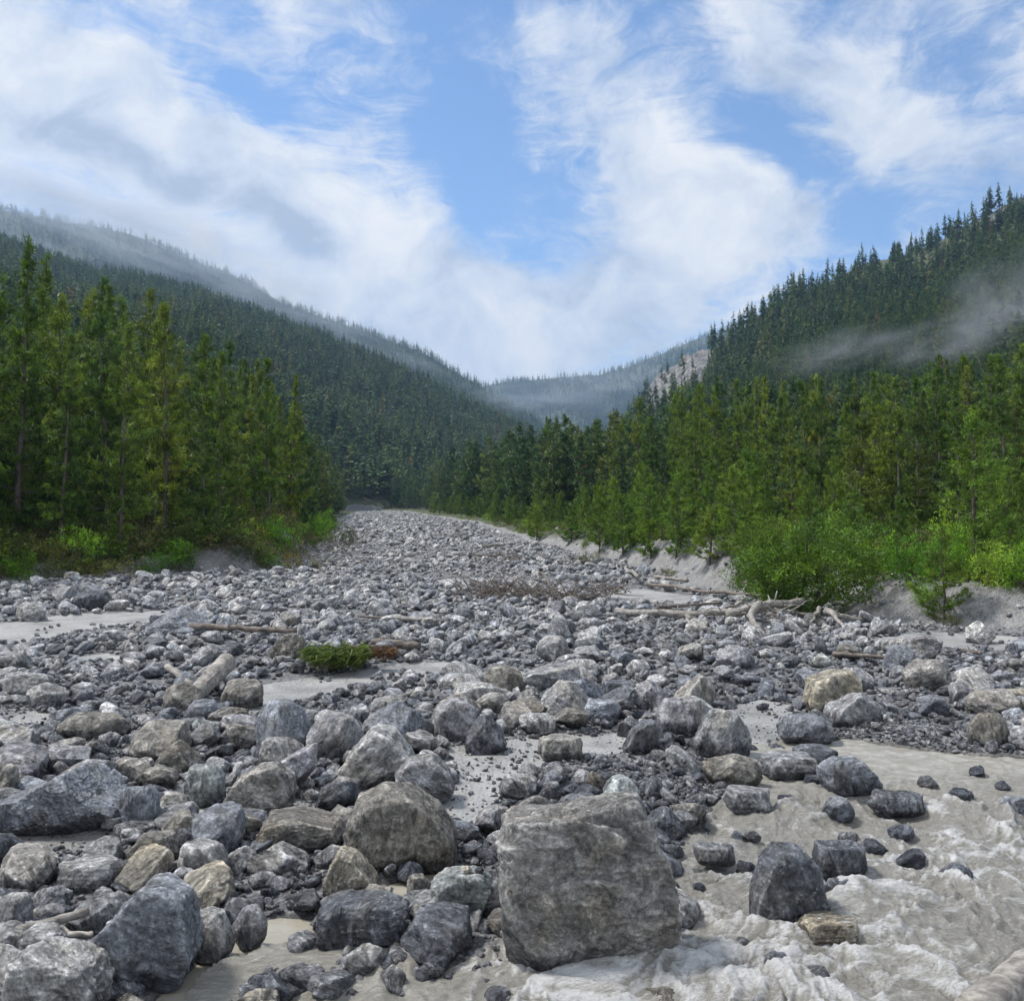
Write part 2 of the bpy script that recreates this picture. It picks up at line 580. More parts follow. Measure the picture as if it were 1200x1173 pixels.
def scatter_object(name, protos, pts, rots, scls, ids, mats, label, cat, kind='stuff', smooth=True, cname=None):
    """ONE object whose own mesh holds a few source shapes and thousands of points; a node group puts the shapes on the points.
    protos: list of meshes (removed afterwards); pts (n,3), rots (n,3) euler, scls (n,3), ids (n,)"""
    V, T, Q, gid, cc = [], [], [], [], []
    n = 0
    for k, me in enumerate(protos):
        v = np.empty(len(me.vertices) * 3, np.float32)
        me.vertices.foreach_get('co', v)
        v = v.reshape(-1, 3)
        li = np.empty(len(me.loops), np.int32)
        me.loops.foreach_get('vertex_index', li)
        lt = np.empty(len(me.polygons), np.int32)
        me.polygons.foreach_get('loop_total', lt)
        ls = np.empty(len(me.polygons), np.int32)
        me.polygons.foreach_get('loop_start', ls)
        mi = np.empty(len(me.polygons), np.int32)
        me.polygons.foreach_get('material_index', mi)
        for sz, dst in ((3, T), (4, Q)):
            sel = np.where(lt == sz)[0]
            if len(sel):
                f = np.stack([li[ls[sel] + q] for q in range(sz)], 1) + n
                dst.append((f, mi[sel], np.full(len(sel), k)))
        if cname and cname in me.attributes:
            c = np.empty(len(v), np.float32)
            me.attributes[cname].data.foreach_get('value', c)
        else:
            c = np.zeros(len(v), np.float32)
        cc.append(c)
        V.append(v)
        gid.append(np.full(len(v), k))
        n += len(v)
    nproto = n
    V.append(np.asarray(pts, np.float32))
    allV = np.concatenate(V)
    blocks = T + Q
    me = mesh_np(name, allV, [b[0] for b in blocks], mats, smooth)
    me.polygons.foreach_set('material_index', np.concatenate([b[1] for b in blocks]).astype(np.int32))
    m = len(pts)
    attr(me, 'is_pt', np.concatenate([np.zeros(nproto), np.ones(m)]).astype(np.int32), 'INT')
    attr(me, 'pid', np.concatenate([np.concatenate(gid), np.asarray(ids)]).astype(np.int32), 'INT')
    attr(me, 'rot', np.vstack([np.zeros((nproto, 3)), rots]), 'FLOAT_VECTOR')
    attr(me, 'scl', np.vstack([np.ones((nproto, 3)), scls]), 'FLOAT_VECTOR')
    if cname:
        attr(me, cname, np.concatenate(cc + [np.zeros(m, np.float32)]))
    o = obj(name, me, label=label, cat=cat, kind=kind)
    ng = bpy.data.node_groups.new(name, 'GeometryNodeTree')
    ng.interface.new_socket('Geometry', in_out='INPUT', socket_type='NodeSocketGeometry')
    ng.interface.new_socket('Geometry', in_out='OUTPUT', socket_type='NodeSocketGeometry')
    g = NT(ng)
    gi, go = g.n('NodeGroupInput'), g.n('NodeGroupOutput')

    def na(nm, typ):
        q = g.n('GeometryNodeInputNamedAttribute', data_type=typ)
        q.inputs[0].default_value = nm
        return q.outputs[0]
    sepg = g.n('GeometryNodeSeparateGeometry', domain='POINT')
    g.l(gi.outputs[0], sepg.inputs[0])
    cmpn = g.n('FunctionNodeCompare', data_type='INT', operation='GREATER_THAN')
    g.l(na('is_pt', 'INT'), cmpn.inputs[2])
    cmpn.inputs[3].default_value = 0
    g.l(cmpn.outputs[0], sepg.inputs[1])
    sp_ = g.n('GeometryNodeSplitToInstances', domain='POINT')
    g.l(sepg.outputs[1], sp_.inputs[0])
    g.l(na('pid', 'INT'), sp_.inputs['Group ID'])
    ip = g.n('GeometryNodeInstanceOnPoints')
    g.l(sepg.outputs[0], ip.inputs['Points'])
    g.l(sp_.outputs[0], ip.inputs['Instance'])
    ip.inputs['Pick Instance'].default_value = True
    g.l(na('pid', 'INT'), ip.inputs['Instance Index'])
    er = g.n('FunctionNodeEulerToRotation')
    g.l(na('rot', 'FLOAT_VECTOR'), er.inputs[0])
    g.l(er.outputs[0], ip.inputs['Rotation'])
    g.l(na('scl', 'FLOAT_VECTOR'), ip.inputs['Scale'])
    g.l(ip.outputs[0], go.inputs[0])
    md = o.modifiers.new('scatter', 'NODES')
    md.node_group = ng
    return o


# ------------------------------------------------------------------ materials
def new_mat(name):
    m = bpy.data.materials.new(name)
    m.use_nodes = True
    t = NT(m.node_tree)
    out = t.n('ShaderNodeOutputMaterial')
    b = t.n('ShaderNodeBsdfPrincipled')
    t.l(b.outputs[0], out.inputs[0])
    b.inputs['IOR'].default_value = 1.45
    return m, t, b, out


def wpos(t):
    return t.n('ShaderNodeNewGeometry').outputs['Position']


def bump(t, b, parts):
    """parts: (height socket, strength distance)"""
    prev = None
    for h, dist in parts:
        bn = t.n('ShaderNodeBump')
        bn.inputs['Distance'].default_value = dist
        bn.inputs['Strength'].default_value = 1.0
        t.l(h, bn.inputs['Height'])
        if prev:
            t.l(prev, bn.inputs['Normal'])
        prev = bn.outputs[0]
    t.l(prev, b.inputs['Normal'])


def rock_material(name, mode, fine=1.0):
    """mode 'object': tint from the object's colour; 'random': tint picked per stone"""
    m, t, b, out = new_mat(name)
    P = wpos(t)
    info = t.n('ShaderNodeObjectInfo')
    rich = mode == 'object'
    if rich:
        tint = info.outputs['Color']
    else:
        tint = t.ramp(info.outputs['Random'], [(0.0, (.20, .205, .215)), (.12, (.48, .48, .48)), (.3, (.40, .41, .43)), (.45, (.58, .57, .555)), (.6, (.31, .325, .35)), (.75, (.53, .53, .535)), (.88, (.52, .51, .49)), (.95, (.34, .33, .315)), (1.0, (.60, .60, .59))], 'CONSTANT')
    # each stone has its own bedding direction: offset and stretch of the pattern
    rr = info.outputs['Random']
    off = t.n('ShaderNodeCombineXYZ')
    for k_, mul in enumerate((37.0, 91.0, 53.0)):
        t.l(t.math('MULTIPLY', rr, mul), off.inputs[k_])
    Q = t.vmath('ADD', P, off.outputs[0])
    rotn = t.n('ShaderNodeVectorRotate', rotation_type='EULER_XYZ')
    t.l(Q, rotn.inputs['Vector'])
    rv = t.n('ShaderNodeCombineXYZ')
    t.l(t.math('MULTIPLY', rr, 23.0), rv.inputs[0])
    t.l(t.math('MULTIPLY', rr, 57.0), rv.inputs[1])
    t.l(rv.outputs[0], rotn.inputs['Rotation'])
    mp = t.n('ShaderNodeMapping')
    mp.inputs['Scale'].default_value = (1, 1, 2.4)
    t.l(rotn.outputs[0], mp.inputs['Vector'])
    S = mp.outputs[0]
    med = t.noise(S, 6.5, 9 if rich else 5, 0.72, 0.5)
    crag = t.noise(S, 3.4, 9 if rich else 5, 0.62, 0.35)
    crag.node.noise_type = 'RIDGED_MULTIFRACTAL'
    crag.node.inputs['Gain'].default_value = 2.0
    crag.node.inputs['Offset'].default_value = 0.9
    crag.node.inputs['Lacunarity'].default_value = 2.2
    big = t.noise(Q, 2.4, 3, 0.6, 0.3, out='Color')
    bs = t.n('ShaderNodeSeparateColor')
    t.l(big, bs.inputs[0])
    c = t.mix(1.0, tint, t.ramp(bs.outputs[0], [(.3, .74), (.5, 1.0), (.7, 1.25)]), 'MULTIPLY')
    c = t.mix(1.0, c, t.ramp(med, [(.33, .24), (.43, .70), (.53, 1.12), (.63, 1.8)]), 'MULTIPLY')
    c = t.mix(t.mapr(bs.outputs[1], .50, .66, 0, .6), c, t.mix(1.0, c, (1.10, 1.01, .86, 1), 'MULTIPLY'))
    sx = t.n('ShaderNodeSeparateXYZ')
    t.l(P, sx.inputs[0])
    fin = t.noise(Q, 34.0 * fine, 5, 0.74, 0.2)
    c = t.mix(0.85, c, t.ramp(fin, [(.34, .45), (.5, 1.0), (.66, 1.6)]), 'MULTIPLY')
    if rich:
        v = t.math('ABSOLUTE', t.math('SUBTRACT', t.noise(S, 3.6, 5, .65, 1.4), 0.5))
        c = t.mix(t.math('MULTIPLY', t.mapr(v, 0.010, 0.0), t.mapr(bs.outputs[2], .48, .6)), c, (.64, .63, .60, 1))
        fl = t.noise(Q, 17.0, 7, .78, .2)
        c = t.mix(t.math('MULTIPLY', t.mapr(fl, .585, .65), t.mapr(bs.outputs[2], .56, .44, 0, .85)), c, (.66, .66, .64, 1))
    # damp foot by the stream, and shade between stones painted into their bases
    lvl = t.math('SUBTRACT', sx.outputs[2], t.math('MULTIPLY', sx.outputs[1], SL))
    lvl = t.math('ADD', lvl, t.math('MULTIPLY', t.math('SUBTRACT', med, .5), .35))
    wet = t.mapr(lvl, 0.20, 0.02)
    wet = t.math('MULTIPLY', wet, t.mapr(sx.outputs[1], 30.0, 9.0, 0.25, 1.0))
    c = t.mix(wet, c, t.mix(1.0, c, (.40, .41, .44, 1), 'MULTIPLY'))
    t.l(c, b.inputs['Base Color'])
    t.l(t.mapr(wet, 0, 1, .58, .24), b.inputs['Roughness'])
    b.inputs['Specular IOR Level'].default_value = .45
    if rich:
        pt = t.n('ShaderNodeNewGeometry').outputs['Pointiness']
        c = t.mix(1.0, c, t.ramp(pt, [(.50, 1.0), (.545, 1.55)]), 'MULTIPLY')  # convex edges lightened in the colour, as painted edge highlights
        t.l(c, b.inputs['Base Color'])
    bump(t, b, [(crag, .07 if rich else .045), (med, .07), (fin, .02)])
    return m


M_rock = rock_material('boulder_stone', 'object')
M_stone = rock_material('river_stone', 'random', 1.4)


def ground_material():
    m, t, b, out = new_mat('valley_ground')
    P = wpos(t)

    def A(n_):
        a = t.n('ShaderNodeAttribute', attribute_name=n_)
        return a.outputs['Fac']
    n1 = t.noise(P, 1.3, 5, .6, .3)
    nf = t.noise(P, 28.0, 6, .7)
    vor = t.n('ShaderNodeTexVoronoi')
    t.l(P, vor.inputs['Vector'])
    vor.inputs['Scale'].default_value = 22.0
    vor2 = t.n('ShaderNodeTexVoronoi')
    t.l(P, vor2.inputs['Vector'])
    vor2.inputs['Scale'].default_value = 60.0
    grav = t.mix(1.0, t.ramp(vor.outputs['Color'], [(0, (.11, .112, .118)), (.5, (.21, .213, .217)), (1, (.37, .37, .36))]), t.ramp(vor.outputs['Distance'], [(.0, 1.15), (.5, .55)]), 'MULTIPLY')
    silt = t.mix(1.0, (.33, .325, .31, 1), t.ramp(n1, [(.34, .62), (.48, .92), (.62, 1.1)]), 'MULTIPLY')
    silt = t.mix(1.0, silt, t.ramp(nf, [(.3, .86), (.7, 1.1)]), 'MULTIPLY')
    bed = t.mix(t.mapr(t.math('ADD', A('flat'), t.math('MULTIPLY', t.math('SUBTRACT', n1, .5), .5)), .3, .6), grav, silt)
    bed = t.mix(t.mapr(t.noise(P, .7, 4, .6, .4), .52, .66, 0, .5), bed, silt)
    till = t.mix(t.mapr(nf, .35, .65), (.15, .148, .145, 1), (.34, .332, .32, 1))
    till = t.mix(1.0, till, t.ramp(t.noise(P, 3.0, 6, .65, .6), [(.3, .62), (.65, 1.12)]), 'MULTIPLY')
    floor = t.mix(t.mapr(n1, .35, .65), (.035, .045, .018, 1), (.085, .075, .045, 1))
    floor = t.mix(t.mapr(t.noise(P, .35, 4, .6), .5, .62), floor, (.06, .095, .02, 1))
    out_ = A('out')
    k = t.math('ADD', out_, t.math('MULTIPLY', t.math('SUBTRACT', t.noise(P, 2.2, 5, .65), .5), 1.6))
    c = t.mix(t.mapr(k, -0.1, .35), bed, till)
    c = t.mix(t.mapr(k, .75, 1.5), c, floor)
    rocky = t.mix(t.mapr(t.noise(P, .22, 7, .7, .5), .38, .66), (.08, .08, .085, 1), (.26, .25, .235, 1))
    rocky = t.mix(1.0, rocky, t.ramp(t.noise(P, 0.7, 7, .72, .8), [(.3, .35), (.6, 1.1)]), 'MULTIPLY')
    c = t.mix(t.mapr(t.math('ADD', A('rock'), t.math('MULTIPLY', t.math('SUBTRACT', t.noise(P, .12, 5, .65), .5), .9)), .35, .6), c, rocky)
    wet = t.mapr(A('wet'), 0.0, 0.04)
    c = t.mix(wet, c, t.mix(1.0, c, (.55, .52, .48, 1), 'MULTIPLY'))
    t.l(c, b.inputs['Base Color'])
    t.l(t.mapr(A('flat'), 0, 1, .85, .5), b.inputs['Roughness'])
    bump(t, b, [(t.noise(P, 3.0, 6, .65), .10), (vor.outputs['Distance'], -.012), (vor2.outputs['Distance'], -.004)])
    bump_first = b
    return m


M_ground = ground_material()


def water_material(name, calm):
    m, t, b, out = new_mat(name)
    P = wpos(t)
    foam = t.n('ShaderNodeAttribute', attribute_name='foam').outputs['Fac']
    mp = t.n('ShaderNodeMapping')
    mp.inputs['Rotation'].default_value = (0, 0, R(-35))
    mp.inputs['Scale'].default_value = (1, 2.6, 1)
    t.l(P, mp.inputs['Vector'])
    S = mp.outputs[0]
    n_ = t.noise(S, 2.6, 6, .62, 1.2)
    if calm:
        c = t.mix(t.mapr(t.noise(P, 1.6, 4, .5), .3, .7), (.27, .245, .19, 1), (.36, .34, .28, 1))
        t.l(c, b.inputs['Base Color'])
        b.inputs['Roughness'].default_value = .09
        bump(t, b, [(t.noise(P, 9.0, 3, .5, .4), .006), (n_, .008)])
    else:
        rp = t.n('ShaderNodeAttribute', attribute_name='rapid').outputs['Fac']
        c = t.mix(t.mapr(n_, .32, .66), (.25, .235, .195, 1), (.37, .355, .315, 1))
        c = t.mix(t.math('MULTIPLY', rp, .6), c, (.44, .42, .375, 1))
        fl = t.noise(S, 12.0, 9, .74, .8)
        fm = t.math('ADD', foam, t.math('MULTIPLY', t.math('SUBTRACT', fl, .5), 1.5))
        c = t.mix(t.mapr(fm, .46, 1.15), c, (.82, .815, .80, 1))
        t.l(c, b.inputs['Base Color'])
        t.l(t.mapr(fm, .4, .9, .10, .38), b.inputs['Roughness'])
        hh = t.math('MULTIPLY', t.math('ADD', t.math('MULTIPLY', rp, .9), .12), 1.0)
        bump(t, b, [(t.math('MULTIPLY', n_, hh), .05), (t.math('MULTIPLY', fl, hh), .05), (t.math('MULTIPLY', t.noise(S, 40.0, 5, .65, .6), hh), .014)])
    b.inputs['IOR'].default_value = 1.33
    b.inputs['Coat Weight'].default_value = 0.0
    b.inputs['Coat Roughness'].default_value = 0.22
    b.inputs['Coat IOR'].default_value = 1.4
    b.inputs['Specular IOR Level'].default_value = .5
    return m


M_stream = water_material('silty_rapids', False)
M_pool = water_material('silty_still_water', True)


def wood_material(name, dark, light):
    m, t, b, out = new_mat(name)
    tc_ = t.n('ShaderNodeTexCoord')
    P = wpos(t)
    mp = t.n('ShaderNodeMapping')
    mp.inputs['Scale'].default_value = (9, 22, 22)
    t.l(P, mp.inputs['Vector'])
    g = t.noise(mp.outputs[0], 1.0, 5, .6, .4)
    c = t.mix(t.mapr(g, .3, .7), dark, light)
    c = t.mix(1.0, c, t.ramp(t.noise(P, 6.0, 5, .6), [(.3, .6), (.65, 1.15)]), 'MULTIPLY')
    t.l(c, b.inputs['Base Color'])
    b.inputs['Roughness'].default_value = .8
    bump(t, b, [(g, .012), (t.noise(P, 30.0, 4, .6), .006)])
    return m


M_drift = wood_material('bleached_driftwood', (.16, .145, .125, 1), (.40, .37, .33, 1))
M_driftdark = wood_material('weathered_dark_wood', (.09, .075, .06, 1), (.24, .20, .17, 1))
M_bark = wood_material('conifer_bark', (.05, .040, .034, 1), (.17, .135, .115, 1))
M_barkpale = wood_material('pale_dead_bark', (.11, .10, .09, 1), (.27, .25, .225, 1))


def leaf_material(name, ramp, transl=.25, hue=0.0):
    m = bpy.data.materials.new(name)
    m.use_nodes = True
    t = NT(m.node_tree)
    out = t.n('ShaderNodeOutputMaterial')
    info = t.n('ShaderNodeObjectInfo')
    P = wpos(t)
    a = t.n('ShaderNodeAttribute', attribute_name='shade').outputs['Fac']
    c = t.ramp(info.outputs['Random'], ramp, 'LINEAR')
    c = t.mix(1.0, c, t.ramp(a, [(0, .45), (.5, 1.05), (1, 2.2)]), 'MULTIPLY')
    c = t.mix(t.mapr(t.noise(P, .9, 3, .6), .35, .68), c, t.mix(1.0, c, (1.45, 1.25, .75, 1), 'MULTIPLY'))
    df = t.n('ShaderNodeBsdfPrincipled')
    df.inputs['Roughness'].default_value = .6
    df.inputs['Specular IOR Level'].default_value = .3
    t.l(c, df.inputs['Base Color'])
    tr = t.n('ShaderNodeBsdfTranslucent')
    t.l(t.mix(1.0, c, (1.2, 1.3, .6, 1), 'MULTIPLY'), tr.inputs[0])
    mx_ = t.n('ShaderNodeMixShader')
    mx_.inputs[0].default_value = transl
    t.l(df.outputs[0], mx_.inputs[1])
    t.l(tr.outputs[0], mx_.inputs[2])
    t.l(mx_.outputs[0], out.inputs[0])
    return m


M_needle = leaf_material('pine_needles', [(0, (.040, .084, .020)), (.35, (.064, .118, .020)), (.7, (.092, .144, .024)), (.9, (.120, .160, .028)), (1.0, (.040, .066, .022))], .28)
M_young = leaf_material('young_pine_needles', [(0, (.060, .12, .020)), (.5, (.082, .145, .024)), (1, (.11, .165, .03))], .3)
M_shrub = leaf_material('shrub_leaves', [(0, (.07, .17, .02)), (.6, (.12, .25, .03)), (1, (.19, .28, .05))], .4)
M_far = leaf_material('far_forest_needles', [(0, (.020, .050, .022)), (.4, (.034, .074, .026)), (.75, (.056, .100, .030)), (.93, (.088, .124, .036)), (.98, (.10, .12, .045)), (1, (.13, .085, .05))], .2)
M_olive = leaf_material('scrub_leaves', [(0, (.05, .075, .025)), (.5, (.085, .10, .035)), (1, (.13, .12, .06))], .3)
M_brown = leaf_material('dead_brown_needles', [(0, (.10, .055, .035)), (1, (.16, .10, .06))], .2)

# ------------------------------------------------------------------ the ground sheet
def build_ground():
    uc = np.concatenate([-np.geomspace(.62, 1.7, 45)[::-1], np.arange(-.617, .6175, .003), np.geomspace(.62, 1.7, 45)])
    ys = [-15.0]
    while ys[-1] < 3600:
        y = ys[-1]
        k = .006 if y < 3 else (.0026 if y < 60 else .0062)
        ys.append(y + k * (y + 20))
    ys = np.array(ys)
    U, Y = np.meshgrid(uc, ys)
    X = U * (Y + 20)
    z, dd, flat, depth, which, cm = ground(X.ravel(), Y.ravel())
    V = np.stack([X.ravel(), Y.ravel(), z], 1)
    nx, ny = len(uc), len(ys)
    i = (np.arange(ny - 1)[:, None] * nx + np.arange(nx - 1)[None]).ravel()
    Q = np.stack([i, i + 1, i + nx + 1, i + nx], 1)
    me = mesh_np('ground', V, Q, [M_ground])
    attr(me, 'flat', flat)
    attr(me, 'out', np.where(which > 0, 3, dd * (1 + 1.6 * sstep(42, 70, V[:, 1]))))
    top = sstep(1060, 1180, 600 + F * V[:, 0] / np.maximum(V[:, 1], 1)) * sstep(380, 450, V[:, 1]) * (which == 1) * .55
    attr(me, 'rock', np.where(which == 1, np.maximum(cm, top), 0))
    attr(me, 'wet', depth)
    obj('ground', me, kind='structure')


build_ground()


def build_stream():
    st_ = 0.022
    xs = np.arange(-3.2, 11.5, st_)
    ys = np.arange(3.4, 12.2, st_)
    X, Y = np.meshgrid(xs, ys)
    x, y = X.ravel(), Y.ravel()
    rap = sstep(10.2, 8.2, y) * sstep(0.0, 1.6, x + (8 - y) * .5)
    rap = np.maximum(rap, .48 * sstep(10.6, 9.2, y))
    fx, fy = -.62, -.78                      # flow direction
    wx, wy = n2(x, y, .9, 3, 81) * .42, n2(x, y, .9, 3, 80) * .42
    a = x * fx + y * fy + wx
    c = -x * fy + y * fx + wy
    big = n2(a, c * .7, .75, 3, 82, .5)

    def crest(sc, st2_, seed, p=2.0):
        q = n2(a, c * st2_, sc, 2, seed, .5)
        return np.clip(1 - np.abs(q) * 2.2, 0, 1) ** p
    c1, c2_, c3 = crest(.55, 1.0, 83), crest(.22, 1.2, 84), crest(.085, 1.3, 85, 1.5)
    lam = .5 + .5 * big
    h = rap * (big * .10 + c1 * .12 * lam + c2_ * .065 * lam + c3 * .022) + (1 - rap) * (big * .010 + c2_ * .010 + c3 * .005)
    fine = n2(a, c * 3.0, .10, 4, 86, .65)
    foam = rap * (.20 + .46 * c1 * lam + .36 * c2_ * (.4 + c1) + .16 * c3 + .30 * fine)
    for (px, py, rr) in ((930, 1090, .5), (1000, 1045, .3), (690, 1145, .75), (1050, 950, .3), (838, 1008, .22), (975, 1100, .25), (1005, 925, .25), (1100, 1000, .45), (680, 1150, .5), (1130, 1040, .5), (880, 1140, .4), (1010, 1010, .3), (1150, 985, .4), (1060, 1130, .5)):
        qx, qy = plane_pt(px, py)
        r_ = np.hypot(x - qx, y - qy)
        foam += .34 * np.exp(-(r_ / rr) ** 2) * (0.5 + 1.0 * fine + .5 * c2_)
        h += .05 * np.exp(-(np.hypot(x - qx - .25, y - qy - .35) / (rr * .8)) ** 2) * rap
    foam *= sstep(10.4, 8.6, y) * .85 + .15
    z = SL * y - 0.045 + h
    sd = poly_sd(x, y, STREAM)
    V = np.stack([x + rap * n2(x, y, .35, 2, 88) * .06, y + rap * n2(x, y, .35, 2, 89) * .06, z], 1)
    nx, ny = len(xs), len(ys)
    i = (np.arange(ny - 1)[:, None] * nx + np.arange(nx - 1)[None]).ravel()
    i = i[sd[i] < .55]
    Q = np.stack([i, i + 1, i + nx + 1, i + nx], 1)
    used = np.unique(Q)
    remap = np.zeros(len(V), int)
    remap[used] = np.arange(len(used))
    me = mesh_np('stream_water', V[used], remap[Q], [M_stream])
    attr(me, 'foam', np.clip(foam[used], 0, 1.2))
    attr(me, 'rapid', rap[used])
    obj('stream_water', me, kind='structure')


build_stream()
for pg in POOLS:
    p = np.array(pg)
    c = p.mean(0)
    p = c + (p - c) * 1.25
    V = np.c_[p, SL * p[:, 1] - 0.045]
    zc = SL * c[1] - 0.045
    V = np.vstack([V, [c[0], c[1], zc]])
    n = len(p)
    me = mesh_np('pool_water', V, np.array([[k, (k + 1) % n, n] for k in range(n)]), [M_pool])
    obj('pool_water', me, kind='structure')

# ------------------------------------------------------------------ stones
import bmesh
_ICO = {}


def ico(sub):
    if sub not in _ICO:
        bm = bmesh.new()
        bmesh.ops.create_icosphere(bm, subdivisions=sub, radius=1.0)
        V = np.array([v.co[:] for v in bm.verts])
        T = np.array([[v.index for v in f.verts] for f in bm.faces])
        bm.free()
        _ICO[sub] = (V, T)
    return _ICO[sub]


def rock_mesh(name, seed, sub, nplanes=14, dmin=.52, dmax=.86, rough=.05, lay=0.0, dims=(1, 1, 1), planes=None, mats=(), outline=None, ledge=0.0):
    """a broken boulder: a ball cut by fracture planes, then weathered"""
    rng = np.random.default_rng(seed)
    V, T = ico(sub)
    V = V.copy()
    N = rng.normal(size=(nplanes + 20, 3))
    N /= np.linalg.norm(N, axis=1)[:, None]
    D = np.concatenate([rng.uniform(dmin, dmax, nplanes), rng.uniform(.80, .97, 20)])
    if planes is not None:
        PN = np.array([p[:3] for p in planes], float)
        l = np.linalg.norm(PN, axis=1)
        N = np.vstack([PN / l[:, None], N])
        D = np.concatenate([[p[3] for p in planes], D])
    dirs = V / np.linalg.norm(V, axis=1)[:, None]
    wob = 1 + .035 * fbm(dirs * 1.7 + seed * 3.1, 3)
    dots = dirs @ N.T
    rad = np.where(dots > .05, D[None] / np.maximum(dots, .05), 9.0)
    if outline is not None:          # seen from the front it has this outline, with a broken front and back
        O = np.array(outline, float)
        lo_, hi_ = O.min(0), O.max(0)
        O = (O - (lo_ + hi_) / 2) / (hi_ - lo_) * 2 * .82 * np.array([1, -1])
        Oc = np.vstack([O, O[:1]])
        seg = np.concatenate([a + (b - a) * np.linspace(0, 1, 12, endpoint=False)[:, None] for a, b in zip(Oc[:-1], Oc[1:])])
        th_, rr_ = np.arctan2(seg[:, 1], seg[:, 0]), np.hypot(seg[:, 0], seg[:, 1])
        o_ = np.argsort(th_)
        ro = np.interp(np.arctan2(dirs[:, 2], dirs[:, 0]), th_[o_], rr_[o_], period=2 * np.pi)
        hor = np.hypot(dirs[:, 0], dirs[:, 2])
        rad = np.hstack([np.minimum(rad + .12, 9), (ro / np.maximum(hor, .05))[:, None]])
    # slightly rounded minimum
    k = 85.0
    r = -np.log(np.exp(-k * rad).sum(1) + np.exp(-k * 1.02)) / k
    V = dirs * (r * wob)[:, None]
    lv = V @ (N[0])
    d_ = rough * .75 * fbm(V * 2.9 + seed, 5, .62) + rough * .5 * fbm(V * 6.1 + seed, 4, .65, 3, True)
    # chips broken off in steps
    tq = fbm(V * 1.6 + seed * 1.7, 3) * 4.5
    tf = tq - np.floor(tq)
    d_ += rough * .8 * (np.floor(tq) + sstep(.38, .62, tf)) / 2.2
    if ledge:                        # broken beds running level across the face
        q = V * np.array([1.6, 1.6, 6.5]) + np.array([0, 0, .8]) * fbm(V * 1.3, 2)[:, None]
        up_ = sstep(-.35, .1, V[:, 2] + V[:, 0] * .45)
        d_ += ledge * (fbm(q + seed, 5, .62, 7, True) * (.25 + .75 * up_)) + ledge * .8 * (sstep(.0, .12, fbm(q * .6 + 5, 2)) - .5) * up_
        vc = np.abs(V[:, 0] + .10 + .05 * np.sin(V[:, 2] * 9) + .04 * fbm(V * 4, 2))
        d_ -= .022 * np.exp(-(vc / .012) ** 2) * sstep(0, -.2, V[:, 2])
    if lay:
        q = np.stack([V @ N[1] * .9, V @ N[2] * .9, lv * 3.6], 1)
        d_ += lay * .6 * fbm(q + seed, 4, .6, 7, True)
    V = V + dirs * d_[:, None]
    V *= np.array(dims)
    return mesh_np(name, V, T, mats)


rng = np.random.default_rng(11)

TINT = {'grey': (.37, .37, .37), 'pale': (.52, .51, .49), 'blue': (.285, .30, .33), 'tan': (.46, .415, .33), 'dark': (.17, .18, .20),
        'brown': (.29, .27, .235), 'green': (.42, .44, .425), 'warm': (.40, .375, .34), 'violet': (.385, .375, .385)}
TINTWORD = {'grey': 'grey', 'pale': 'pale grey', 'blue': 'blue grey', 'tan': 'tan', 'dark': 'dark', 'brown': 'brownish grey', 'green': 'greenish grey', 'warm': 'warm grey', 'violet': 'mauve grey'}

taken = []   # x, y, r of what already stands on the bed

BOX = [(0, -1, .08, .78), (0, 1, 0, .8), (1, -.05, 0, .84), (-1, 0, .05, .84), (0, 0, 1, .8), (0, 0, -1, .8)]
# the block: straight left side, bulging right side, a top that climbs to the right, undercut foot
BLOCK = [(-1, -.10, .05, .80), (-.55, -.1, .83, .98), (.12, -.28, -1, .80), (.60, -.1, -.80, .88), (1, -.12, .10, .82), (.95, -.1, .50, .93), (-.17, -.08, 1, .76),
         (-.05, -1, .20, .62), (.22, -1, -.30, .68), (0, 1, 0, .7), (-.9, -.6, -.2, .86), (.7, -.8, .1, .90)]
SLAB = [(0, 0, 1, .55), (0, -.9, .3, .72), (0, -.9, -.5, .75), (1, -.2, .1, .85), (-1, -.3, 0, .85), (0, 1, 0, .8), (0, 0, -1, .6)]
PEAK = [(-.7, -.3, .75, .62), (.75, -.3, .7, .62), (0, -1, .35, .62), (0, 1, .4, .7), (0, 0, -1, .6)]
TILT = [(-.8, -.1, .9, .52), (.4, -.8, .2, .65), (1, 0, -.3, .8), (0, 0, -1, .65), (0, 1, 0, .75)]
LOAF = [(0, 0, 1, .80), (0, 0, -1, .6)]

